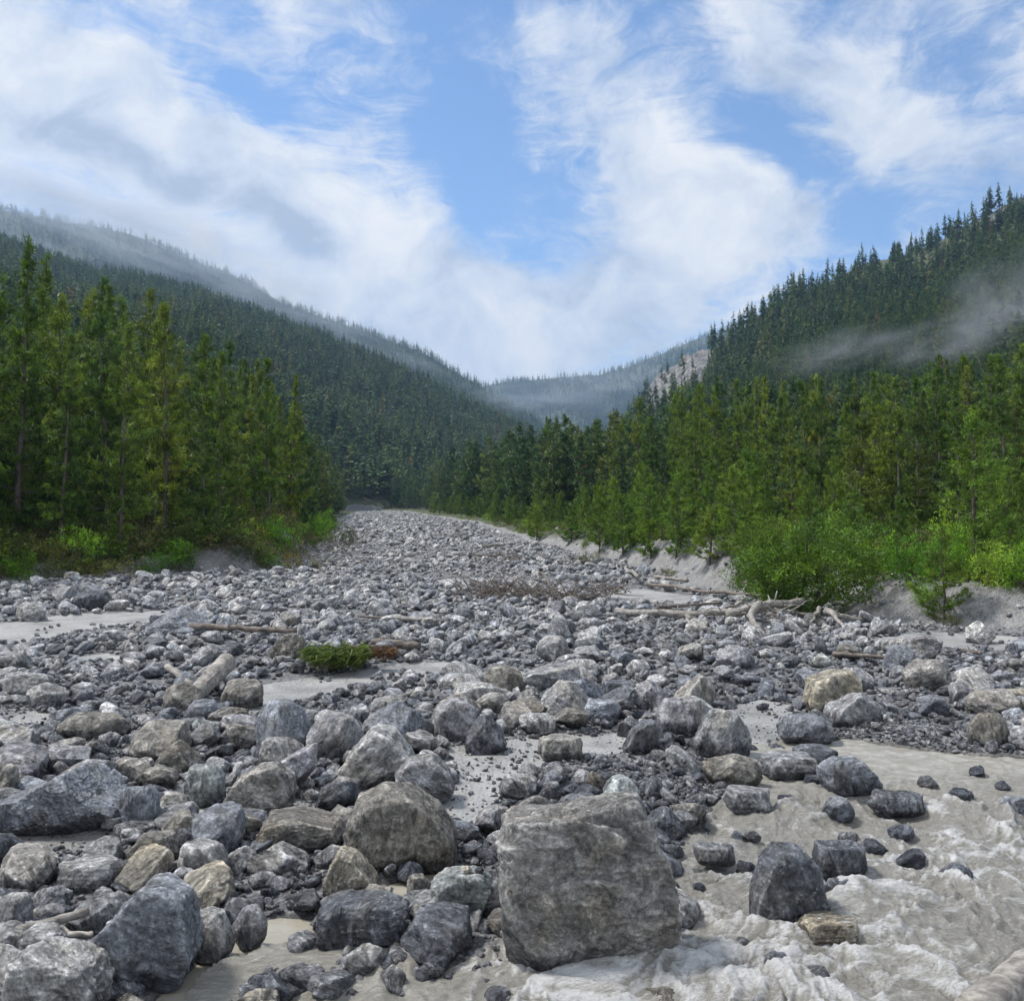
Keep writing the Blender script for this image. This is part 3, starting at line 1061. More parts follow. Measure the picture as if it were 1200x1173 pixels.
# x0, y0, x1, y1 in the photo, style, tint, what it is called, label
HERO = [
    (580, 930, 800, 1142, 'block', 'warm', 'the huge block', 'huge squarish brown grey block standing at the edge of the rapids'),
    (883, 993, 972, 1092, 'box', 'dark', 'the dark boulder in the rapids', 'large wet dark boulder standing alone in the white rapids'),
    (370, 1048, 478, 1120, 'slab', 'dark', 'the flat dark block', 'flat topped wet black block with layered front beside the muddy pool'),
    (376, 993, 443, 1060, 'peak', 'tan', 'the tan boulder', 'tan yellowish pointed boulder with broken scalloped face by the pool'),
    (502, 1020, 576, 1088, 'loaf', 'green', 'the greenish boulder', 'smooth pale greenish boulder left of the huge block with two pebbles on top'),
    (400, 918, 536, 1024, 'loaf', 'brown', 'the lumpy dark boulder', 'big lumpy dark rounded boulder behind the tan boulder'),
    (301, 948, 402, 1002, 'loaf', 'brown', 'the long dark boulder', 'long low dark boulder touching the big lumpy one'),
    (-14, 893, 142, 978, 'peak', 'blue', 'the broad blue grey boulder', 'broad blue grey boulder sloping down to a silt flat, beside the stream bed edge'),
    (106, 1034, 224, 1162, 'tilt', 'blue', 'the streaked boulder', 'large steep blue grey boulder with brown band, bottom of the bed'),
    (2, 1106, 116, 1205, 'tilt', 'pale', 'the pale corner boulder', 'pale flaky boulder cut by the lower corner of the view'),
    (216, 1070, 272, 1124, 'loaf', 'pale', 'the speckled boulder', 'white speckled round boulder at the rim of the muddy pool'),
    (262, 892, 342, 964, 'peak', 'warm', 'the rough warm grey boulder', 'rough warm grey boulder above the long dark boulder'),
    (392, 846, 492, 922, 'peak', 'pale', 'the white flecked boulder', 'pointed boulder splashed with white flecks on its crest'),
    (462, 884, 532, 942, 'tilt', 'grey', 'the grey wedge', 'smooth grey wedge leaning against the white flecked boulder'),
    (294, 820, 362, 888, 'loaf', 'blue', 'the twin lump boulder', 'rounded blue grey boulder with pale streaks beside the silt flat'),
    (358, 838, 424, 894, 'loaf', 'violet', 'the mauve boulder', 'mauve grey rounded boulder with long creases between two bigger ones'),
    (142, 978, 208, 1024, 'loaf', 'brown', 'the brown oval boulder', 'brown grey oval boulder perched on rubble above the streaked boulder'),
    (946, 783, 1012, 837, 'box', 'tan', 'the tan brown block', 'tan brown cracked block at the edge of the silty backwater'),
    (1062, 772, 1118, 810, 'loaf', 'warm', 'the domed boulder', 'smooth domed warm grey boulder among the rubble below the mound'),
    (912, 836, 980, 870, 'loaf', 'blue', 'the smooth slate boulder', 'smooth slate blue low boulder lying in shallow silt'),
    (964, 886, 1036, 936, 'tilt', 'blue', 'the slate wedge in the stream', 'slate blue wedge boulder in the upper calm part of the stream'),
    (894, 886, 962, 912, 'slab', 'grey', 'the flat stream slab', 'flat grey slab lying in shallow water left of the slate wedge'),
    (932, 872, 984, 896, 'loaf', 'dark', 'the low dark stream boulder', 'low dark rounded boulder touching the slate wedge from behind'),
    (850, 924, 906, 955, 'slab', 'grey', 'the wet angular boulder', 'wet angular grey boulder at the stream margin'),
    (816, 832, 884, 888, 'loaf', 'grey', 'the big grey whaleback', 'big grey whaleback boulder above the dark gravel'),
    (768, 818, 832, 862, 'loaf', 'violet', 'the folded boulder', 'pale mauve boulder with curved folds touching the whaleback'),
    (730, 842, 778, 884, 'tilt', 'dark', 'the leaning slate', 'dark slate leaning on a round grey stone'),
    (1138, 836, 1184, 878, 'loaf', 'brown', 'the brown round boulder', 'brown round boulder on dark gravel beside the stream'),
    (1138, 808, 1206, 842, 'loaf', 'warm', 'the long warm boulder', 'long smooth warm grey boulder behind the brown round one'),
    (1076, 814, 1112, 840, 'loaf', 'blue', 'the small slate boulder', 'small rounded slate boulder on the gravel bar'),
    (634, 798, 692, 842, 'peak', 'grey', 'the cracked grey boulder', 'cracked angular grey boulder standing above the middle silt flat'),
    (508, 818, 562, 872, 'box', 'violet', 'the mottled block', 'mottled mauve block between two dark wedges'),
    (544, 838, 594, 882, 'peak', 'dark', 'the dark wedge', 'dark pointed wedge on the rim of the middle silt flat'),
    (630, 862, 684, 892, 'slab', 'warm', 'the low warm slab', 'low warm grey slab with sloping top behind the huge block'),
    (64, 836, 150, 870, 'loaf', 'brown', 'the long brown boulder', 'long brown boulder with shadowed underside above the broad blue grey one'),
    (18, 706, 52, 728, 'loaf', 'pale', 'the pale boulder on sand', 'isolated pale boulder on the sand strip by the left bank'),
    (168, 710, 242, 748, 'peak', 'blue', 'the big bluish boulder', 'big bluish boulder at the end of the long thin log'),
    (254, 796, 306, 830, 'loaf', 'brown', 'the knobbly boulder', 'knobbly dark round boulder beside the thick short log'),
    (1134, 728, 1170, 754, 'peak', 'pale', 'the lone pale boulder', 'lone pale boulder on sand at the foot of the gravel mound'),
    (-18, 1052, 34, 1104, 'loaf', 'grey', 'the grey edge boulder', 'rounded grey boulder above the pale corner boulder'),
    (8, 1086, 78, 1130, 'loaf', 'pale', 'the pale dome', 'pale domed boulder behind the pale corner boulder'),
    (62, 1010, 134, 1050, 'slab', 'pale', 'the split boulder', 'pale split boulder with dark crack above the thin driftwood stick'),
    (272, 1064, 312, 1108, 'loaf', 'violet', 'the mauve pool boulder', 'mauve rounded boulder dipping into the muddy pool'),
    (208, 988, 264, 1032, 'box', 'pale', 'the pale cube', 'pale cube shaped boulder right of the brown oval one'),
    (258, 994, 302, 1024, 'peak', 'pale', 'the pale peak', 'small pale peaked boulder beside the black gravel patch'),
    (758, 946, 804, 982, 'peak', 'dark', 'the black margin boulder', 'black wet boulder where the bank meets the rapids'),
    (814, 990, 864, 1014, 'slab', 'grey', 'the half sunk boulder', 'half sunk grey boulder amid foam behind the dark one'),
    (936, 1076, 1010, 1112, 'slab', 'tan', 'the tan wedge in foam', 'tan flat wedge in foam in front of the dark boulder'),
    (958, 990, 1022, 1034, 'slab', 'dark', 'the dark slab in foam', 'dark jagged slab in foam behind the dark boulder'),
    (964, 1030, 1002, 1066, 'loaf', 'dark', 'the black lump', 'shiny black lump against the side of the dark boulder'),
    (1022, 932, 1090, 958, 'slab', 'dark', 'the thin dark slab', 'thin dark slab breaking the water beyond the foam'),
    (966, 934, 1004, 962, 'loaf', 'blue', 'the little stream boulder', 'little blue grey boulder in water before the slate wedge'),
    (1178, 934, 1215, 960, 'loaf', 'blue', 'the water edge boulder', 'blue grey boulder in the water by the picture edge'),
    (1044, 968, 1076, 984, 'loaf', 'blue', 'the drowned boulder', 'mostly drowned small boulder in the upper rapids'),
    (896, 1118, 926, 1148, 'loaf', 'blue', 'the sunken grey boulder', 'sunken grey boulder showing through foam near the bottom'),
    (556, 1034, 590, 1082, 'loaf', 'grey', 'the leaning egg', 'grey egg shaped boulder wedged against the huge block'),
    (476, 1026, 508, 1064, 'loaf', 'brown', 'the brown pool stone', 'brown stone in the upper muddy pool beside the greenish boulder'),
    (464, 1010, 496, 1032, 'peak', 'blue', 'the small slate in pool', 'small slate wedge in muddy water below the lumpy boulder'),
    (128, 968, 182, 988, 'slab', 'grey', 'the low slab', 'low grey slab at the edge of the left silt flat'),
    (138, 922, 184, 976, 'box', 'blue', 'the blue block', 'blue grey block touching the broad blue grey boulder'),
    (182, 928, 222, 962, 'loaf', 'pale', 'the pale rim boulder', 'pale rounded boulder on the rim of a small silt flat'),
    (128, 888, 180, 924, 'loaf', 'warm', 'the wide warm boulder', 'wide warm grey boulder behind the blue block'),
    (178, 868, 232, 908, 'peak', 'brown', 'the sandy boulder', 'sandy brown ridged boulder in the middle of the left pile'),
    (208, 898, 262, 944, 'loaf', 'green', 'the greenish lump', 'greenish grey lump left of the rough warm boulder'),
    (212, 820, 262, 850, 'loaf', 'blue', 'the blue loaf', 'flat blue grey loaf at the tip of the silt flat'),
    (846, 860, 880, 888, 'loaf', 'blue', 'the lower whaleback', 'dark blue grey boulder half under the whaleback'),
    (790, 792, 840, 836, 'tilt', 'warm', 'the striped boulder', 'warm striped slanting boulder above the folded boulder'),
    (740, 798, 786, 832, 'peak', 'violet', 'the mauve pyramid', 'mauve pyramid boulder beside a black flat one'),
    (704, 798, 748, 824, 'slab', 'dark', 'the black flat boulder', 'black flat boulder next to the mauve pyramid'),
    (664, 772, 706, 792, 'loaf', 'pale', 'the pale low boulder', 'pale low boulder at the end of the little silt patch'),
    (566, 780, 616, 818, 'loaf', 'brown', 'the furrowed boulder', 'furrowed brownish boulder beside the little silt patch'),
    (1036, 756, 1078, 790, 'loaf', 'blue', 'the hill side boulder', 'blue grey round boulder below the gravel mound'),
    (608, 836, 652, 862, 'box', 'pale', 'the white veined boulder', 'white veined boulder on the middle silt flat'),
    (584, 908, 630, 934, 'box', 'pale', 'the pale brick', 'pale brick shaped stone behind the huge block'),
    (632, 916, 658, 938, 'loaf', 'grey', 'the grey ball', 'small round grey stone right of the pale brick'),
    (670, 920, 708, 942, 'loaf', 'dark', 'the dark oval', 'dark oval stone right behind the huge block'),
]
STYLE = {'block': (BLOCK, 5, .97, 1.0, .026, .035, .70), 'box': (BOX, 7, .78, .95, .05, .02, .8), 'slab': (SLAB, 6, .80, .98, .045, .05, .75), 'peak': (PEAK, 7, .68, .95, .06, .02, .85),
         'tilt': (TILT, 6, .72, .95, .05, .03, .8), 'loaf': (LOAF, 10, .74, .95, .05, .015, .8)}
OUT = {
    'the huge block': [(585, 985), (590, 962), (640, 957), (690, 945), (752, 931), (765, 958), (778, 985), (790, 1010), (799, 1050), (797, 1082), (768, 1108), (748, 1128), (700, 1139), (600, 1138), (588, 1110), (583, 1060), (580, 1010)],
    'the dark boulder in the rapids': [(885, 1070), (888, 1042), (901, 1014), (915, 998), (944, 996), (962, 1017), (968, 1056), (962, 1073), (941, 1084), (920, 1089), (895, 1084)],
    'the flat dark block': [(369, 1077), (372, 1067), (392, 1059), (440, 1056), (473, 1057), (477, 1067), (467, 1096), (451, 1112), (413, 1117), (387, 1112), (372, 1101)],
    'the tan boulder': [(376, 1032), (387, 1013), (397, 996), (413, 1003), (429, 1021), (444, 1037), (441, 1053), (419, 1059), (397, 1059), (379, 1043)],
    'the greenish boulder': [(504, 1045), (507, 1032), (520, 1023), (549, 1020), (577, 1021), (576, 1040), (563, 1064), (555, 1083), (528, 1087), (512, 1080), (505, 1061)],
    'the lumpy dark boulder': [(399, 969), (411, 941), (443, 927), (471, 929), (504, 950), (527, 978), (532, 1006), (504, 1018), (443, 1020), (411, 1001)],
    'the long dark boulder': [(303, 969), (313, 952), (345, 950), (392, 962), (401, 973), (397, 997), (355, 994), (313, 983)],
    'the broad blue grey boulder': [(-14, 975), (-5, 930), (28, 917), (75, 887), (107, 922), (135, 941), (142, 962), (131, 971), (70, 976), (18, 976)],
    'the streaked boulder': [(107, 1095), (132, 1070), (160, 1040), (190, 1035), (212, 1047), (217, 1080), (222, 1115), (210, 1145), (175, 1155), (150, 1160), (125, 1132), (110, 1112)],
    'the pale corner boulder': [(2, 1145), (15, 1120), (35, 1107), (75, 1120), (100, 1127), (115, 1150), (112, 1180), (60, 1200), (10, 1190)],
    'the rough warm grey boulder': [(263, 945), (275, 915), (300, 898), (325, 893), (340, 910), (340, 940), (320, 962), (280, 963)],
    'the white flecked boulder': [(392, 905), (410, 880), (435, 852), (455, 862), (475, 885), (490, 910), (470, 922), (410, 920)],
    'the grey wedge': [(463, 905), (480, 888), (505, 886), (525, 905), (531, 925), (515, 940), (480, 938)],
    'the slate wedge in the stream': [(966, 900), (985, 889), (1010, 890), (1025, 905), (1036, 930), (1010, 936), (975, 928)],
    'the tan brown block': [(948, 820), (955, 795), (980, 786), (1005, 784), (1012, 800), (1005, 825), (985, 836), (955, 834)],
    'the leaning slate': [(731, 878), (745, 855), (765, 843), (778, 848), (772, 870), (755, 884)],
}
HEROES = []
for i, (x0, y0, x1, y1, sty, tint, phrase, label) in enumerate(HERO):
    pl_, npl, dmn, dmx, rough, lay, dep = STYLE[sty]
    cx = (x0 + x1) / 2
    ux, uy = ray(cx, y1)
    gx, gy = plane_pt(cx, y1 - 1)
    scale = gy / F
    Wm = (x1 - x0) * scale
    th = math.atan((CAM.z - SL * gy) / gy)
    Dm = Wm * dep * (1.0 if sty != 'block' else .8)
    Hm = max(((y1 - y0) * scale - (.60 if phrase in OUT else .42) * Dm * math.sin(th)) / math.cos(th), .34 * Wm)
    sub = 7 if Wm * F / gy > 150 else (6 if Wm * F / gy > 60 and gy < 9 else 5)
    ol = OUT.get(phrase)
    if ol:
        pl_ = [(.1, -1, .12, .60), (-.1, 1, 0, .7), (0, -.8, .75, .80), (.3, -1, -.5, .68)]
        dmn, dmx = .88, 1.05
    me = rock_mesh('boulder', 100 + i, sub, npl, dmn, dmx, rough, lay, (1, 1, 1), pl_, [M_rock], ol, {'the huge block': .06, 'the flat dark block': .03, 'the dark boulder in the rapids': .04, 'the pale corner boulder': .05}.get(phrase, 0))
    # fit to its width, depth, height
    co = np.empty(len(me.vertices) * 3, np.float32)
    me.vertices.foreach_get('co', co)
    co = co.reshape(-1, 3).astype(float)
    lo, hi = co.min(0), co.max(0)
    sunk = .14
    tgt = np.array([Wm, Dm, Hm * (1 + sunk)])
    co = (co - (lo + hi) / 2) * tgt / (hi - lo)
    co[:, 2] += tgt[2] / 2 - Hm * sunk
    me.vertices.foreach_set('co', co.astype(np.float32).ravel())
    me.update()
    cy = gy + Dm * .42
    ccx = gx * cy / gy if gy > 0 else gx
    o = obj('boulder', me, loc=(gx + (ccx - gx) * .5, cy, SL * gy - 0.01), label=label, cat='boulder', group='boulders on the river bed')
    tn = TINT[tint]
    if phrase == 'the huge block':
        tn = (.335, .322, .303)
    o.color = (*tn, 1)
    taken.append((gx, cy, Wm * .47))
    if phrase == 'the greenish boulder':
        GREEN = (o.location.copy(), co.copy(), Wm)
    HEROES.append((cx, (y0 + y1) / 2, gx, cy, phrase))

WET = [  # px, py, width px: stones breaking the surface of the stream
    (925, 938, 22, 'low stone in the stream below the flat grey slab'), (866, 981, 18, 'left one of two touching dark stones in the water above the half sunk boulder'),
    (883, 981, 20, 'right one of two touching dark stones in the water above the half sunk boulder'), (876, 1020, 28, 'jagged wet stone in foam left of the big dark boulder'),
    (848, 1036, 14, 'tiny dark stone in foam right of the huge block'), (874, 1040, 22, 'wet stone awash just left of the big dark boulder'),
    (998, 985, 24, 'upright wet stone above the dark slab in foam'), (1030, 996, 30, 'jagged stone right of the dark slab in foam'),
    (1132, 936, 34, 'dark flat stone awash at the head of the rapids'), (1178, 920, 16, 'small round dark stone near the edge of the view, upper rapids'),
    (872, 1108, 20, 'brown stone at the head of a little foam tongue'), (881, 1120, 20, 'dark stone touching the brown one in the foam tongue'),
    (1038, 1072, 30, 'rounded stone awash right of the tan wedge'), (1006, 1082, 26, 'dark stone awash touching the end of the tan wedge'),
    (1090, 918, 22, 'small stone in the calm upper stream'), (1150, 905, 20, 'another small stone in the calm stream under the brown round boulder'),
    (955, 914, 22, 'little stone against the foot of the slate wedge'), (1128, 1030, 40, 'mostly drowned grey stone in the white rapids right of centre'),
    (960, 1150, 34, 'drowned stone in foam near the bottom, right of the sunken grey boulder'), (1075, 1010, 34, 'drowned slab under the standing wave'),
    (820, 1040, 16, 'small wet stone in foam between the huge block and the dark boulder'),
]
for i, (px, py, wp, lab) in enumerate(WET):
    gx, gy = plane_pt(px, py + 3)
    W = wp * gy / F
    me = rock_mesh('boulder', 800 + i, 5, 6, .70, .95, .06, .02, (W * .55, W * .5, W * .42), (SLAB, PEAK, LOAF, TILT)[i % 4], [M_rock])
    o = obj('boulder', me, loc=(gx, gy + W * .4, SL * gy + W * .05), label=lab, cat='boulder', group='boulders on the river bed')
    o.rotation_euler = (0, 0, i * 1.3)
    o.color = (*TINT[('dark', 'blue', 'grey', 'dark')[i % 4]], 1)
    taken.append((gx, gy + W * .4, W * .5))

gl, gco, gW = GREEN
for fx_, dz_, w_, tn_, lab in ((.10, 0, .035, 'tan', 'small tan pebble resting on top of the greenish boulder'), (.30, 0, .032, 'dark', 'small dark pebble resting on top of the greenish boulder')):
    tgt_ = np.array([fx_ * gW, -.06 * gW])
    near_ = gco[np.argsort(np.hypot(gco[:, 0] - tgt_[0], gco[:, 1] - tgt_[1]))[:60]]
    zt = near_[:, 2].max()
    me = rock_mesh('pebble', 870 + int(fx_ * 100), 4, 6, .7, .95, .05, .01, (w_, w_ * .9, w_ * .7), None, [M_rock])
    o = obj('pebble', me, loc=(gl.x + tgt_[0], gl.y + tgt_[1], gl.z + zt + w_ * .4), label=lab, cat='pebble')
    o.color = (*TINT[tn_], 1)

# the rest: dart throwing, biggest first
cells = {}


def cell_add(x, y, r):
    cells.setdefault((int(x // 1), int(y // 1)), []).append((x, y, r))


def cell_free(x, y, r, slack):
    i, j = int(x // 1), int(y // 1)
    for a in (i - 1, i, i + 1):
        for b in (j - 1, j, j + 1):
            for (qx, qy, qr) in cells.get((a, b), ()):
                if (qx - x) ** 2 + (qy - y) ** 2 < ((qr + r) * slack) ** 2:
                    return False
    return True


for tx, ty, tr in taken:
    cell_add(tx, ty, tr)
    if tr > .3:
        for a in np.linspace(0, 6.28, 7)[:-1]:
            cell_add(tx + tr * .5 * math.cos(a), ty + tr * .5 * math.sin(a), tr * .5)


def allow_map(x, y):
    """(distance inside the bed, how much silt, how much water, depth)"""
    z, dd, flat, depth, which, cm = ground(x, y)
    return z, dd, flat, depth


rocks = []   # x, y, z, r


def throw(n, y0, y1, rlo, rhi, slack, pw=1.0, flat_ok=.03, wet_ok=.0, bank=-.15):
    q = rng.random(n)
    y = y0 * (y1 / y0) ** q if y1 / y0 > 3 else y0 + (y1 - y0) * q
    # uniform per area: x range grows with y
    wlim = .60 * y + .8
    x = (rng.random(n) * 2 - 1) * wlim
    keep = rng.random(n) < wlim / wlim.max() if y1 / y0 <= 3 else np.ones(n, bool)
    x, y = x[keep], y[keep]
    z, dd, flat, depth = allow_map(x, y)
    r = rlo * (rhi / rlo) ** (rng.random(len(x)) ** pw)
    sort_ = n2(x, y * .45, 3.2, 3, 77)           # bars of coarser and finer stones along the flow
    r = r * np.clip(1 + .55 * sort_, .7, 1.5)
    gr = (n2(x, y * .35, 2.6, 3, 78) > .36) & (r > .10) & (y > 10)
    for pg in GRAVELS:
        gr |= poly_sd(x, y, pg) < 0
    # keep the silt flats and pools clear, and in view behind the stones before them
    back = y + r * y / np.maximum(CAM.z - SL * y, .3) * .9
    op = np.zeros(len(x), bool)
    for pg in FLATS + POOLS:
        op |= (poly_sd(x, y, pg) < r * .9) | (poly_sd(x * back / y, back, pg) < -.05)
    gr |= op & (r > .075) & (y < 40) & (rng.random(len(x)) < .93)
    ok = (dd < bank - r) & (~gr | (rng.random(len(x)) < .06)) & ((flat < .4) | (rng.random(len(x)) < flat_ok)) & ((depth < .02) | (rng.random(len(x)) < wet_ok))
    for a, b, c_, d_ in zip(x[ok], y[ok], z[ok], r[ok]):
        if cell_free(a, b, d_, slack):
            cell_add(a, b, d_)
            rocks.append((a, b, c_, d_))


throw(90, 9, 60, .27, .36, 1.0, 1, .0)
throw(650, 6.5, 60, .18, .27, .95, 1, .01, .01)
throw(1500, 16, 75, .15, .25, .9, 1, .01, .0)
throw(3200, 5, 75, .11, .18, .86, 1, .015, .02)
throw(15000, 4.5, 90, .07, .115, .78, 1, .02, .02)
throw(9000, 60, 290, .14, .32, .75, 1.6, .2)
throw(14000, 60, 290, .10, .18, .7, 1, .2)
rocks = np.array(rocks)
print('rocks', len(rocks))

# small stones and gravel: fill everything between
def fill(n, y0, y1, rlo, rhi, dens_seed, flat_ok, wet_ok, bank=.0):
    y = y0 + (y1 - y0) * rng.random(n)
    wl = .60 * y1 + .8
    x = (rng.random(n) * 2 - 1) * wl
    k = np.abs(x) < .60 * y + .8
    x, y = x[k], y[k]
    z, dd, flat, depth = allow_map(x, y)
    r = rlo * (rhi / rlo) ** (rng.random(len(x)) ** 1.5)
    patch = n2(x, y, 1.3, 3, dens_seed)
    ok = (dd < bank) & ((flat < .5) | (rng.random(len(x)) < flat_ok)) & ((depth < .03) | (rng.random(len(x)) < wet_ok)) & (rng.random(len(x)) < .55 + patch * .8)
    return np.stack([x, y, z, r], 1)[ok]


small = np.vstack([fill(42000, 4.3, 22, .03, .09, 61, .04, .02), fill(34000, 20, 62, .05, .11, 62, .05, 0), fill(9000, 62, 200, .07, .13, 63, .3, 0)])
grav = fill(150000, 4.2, 13, .008, .034, 64, .14, .02)
# stones in the cut banks
yb = 18 + 50 * rng.random(9000)
xb = (rng.random(9000) * 2 - 1) * .6 * yb
zb, ddb, fb, db, _, _ = ground(xb, yb)
kb = (ddb > -.1) & (ddb < 1.6) & (rng.random(9000) < .8)
bankst = np.stack([xb, yb, zb, .03 + .12 * rng.random(9000) ** 3], 1)[kb]

# the 300 that show largest stay individual
psize = rocks[:, 3] / rocks[:, 1]
order = np.argsort(-psize)
vis = np.abs(rocks[:, 0] / rocks[:, 1]) < .54
order = [k for k in order if vis[k] and rocks[k, 1] < 60]
N_IND = 300 - len(HEROES) - len(WET)
ind = order[:N_IND]
rest = np.setdiff1d(np.arange(len(rocks)), ind)
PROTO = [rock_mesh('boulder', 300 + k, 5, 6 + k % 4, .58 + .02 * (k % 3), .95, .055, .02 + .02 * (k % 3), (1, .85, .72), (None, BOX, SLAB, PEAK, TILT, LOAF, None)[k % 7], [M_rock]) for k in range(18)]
SHAPE_W = ('angular', 'blocky', 'flat', 'pointed', 'slanting', 'rounded', 'rough')
tints = list(TINT)
used_rel = {}
WORDS = ['', 'second', 'third', 'fourth', 'fifth', 'sixth', 'seventh', 'eighth', 'ninth', 'tenth', 'eleventh', 'twelfth', 'thirteenth', 'fourteenth', 'fifteenth', 'sixteenth', 'seventeenth', 'eighteenth']
cand = []
for k in ind:
    x, y, z, r = rocks[k]
    p = int(rng.integers(len(PROTO)))
    tn = tints[int(rng.choice(len(tints), p=[.30, .17, .20, .01, .09, .08, .02, .08, .05]))]
    px, py = pix(x, y, z)
    best = min(HEROES, key=lambda h: math.hypot(px - h[0], (py - h[1]) * 1.6))
    dx, dy = px - best[0], py - best[1]
    rel = ('right of' if dx > 0 else 'left of') if abs(dx) > abs(dy) * 1.2 else ('in front of' if dy > 0 else 'behind')
    cand.append((math.hypot(dx, dy), k, p, tn, rel, best[4]))
for dist, k, p, tn, rel, ph in sorted(cand):
    x, y, z, r = rocks[k]
    q = used_rel.get((rel, ph), 0)
    used_rel[(rel, ph)] = q + 1
    word = (WORDS[q] + ' ') if q < len(WORDS) else f'{q + 1}th '
    size = 'large' if r > .28 else ('medium' if r > .17 else 'small')
    lab = f'{word}boulder {rel} {ph}, {size}, {SHAPE_W[p % 7]}, {TINTWORD[tn]}'.strip()
    o = obj('boulder', PROTO[p], label=lab, cat='boulder', group='boulders on the river bed')
    o.location = (x, y, z + r * .42)
    o.rotation_euler = (rng.normal() * .35, rng.normal() * .35, rng.random() * 6.28)
    s = r * 1.18
    o.scale = (s * rng.uniform(.95, 1.35), s * rng.uniform(.85, 1.1), s * rng.uniform(.8, 1.1))
    c = np.array(TINT[tn]) * rng.uniform(.8, 1.2)
    o.color = (*c, 1)


def stone_scatter(name, A, sub, n, embed, label, mat, seed0):
    pr = [rock_mesh('stone', seed0 + k, sub, 7, .64, .96, .05, .01, (1, .85, .68), (None, BOX, SLAB, PEAK, TILT, LOAF)[k % 6], [mat]) for k in range(n)]
    m = len(A)
    scatter_object(name, pr, np.stack([A[:, 0], A[:, 1], A[:, 2] + A[:, 3] * embed], 1),
                   np.stack([rng.normal(size=m) * .45, rng.normal(size=m) * .45, rng.random(m) * 6.28], 1),
                   A[:, 3:4] * np.stack([rng.uniform(.95, 1.5, m), rng.uniform(.85, 1.15, m), rng.uniform(.75, 1.1, m)], 1),
                   rng.integers(0, n, m), [mat], label, 'stones')
    for q in pr:
        bpy.data.meshes.remove(q)


stone_scatter('river_stones', rocks[rest], 4, 14, .42, 'countless grey stones covering the dry river bed', M_stone, 500)
stone_scatter('small_stones', small, 3, 12, .35, 'small grey stones filling the gaps between the boulders', M_stone, 540)
stone_scatter('gravel', grav, 2, 8, .35, 'dark wet gravel between the nearest boulders', M_stone, 560)
stone_scatter('bank_stones', bankst, 3, 6, .2, 'loose stones in the cut earth banks', M_stone, 580)
print('stones', len(rest), len(small), len(grav), len(bankst))

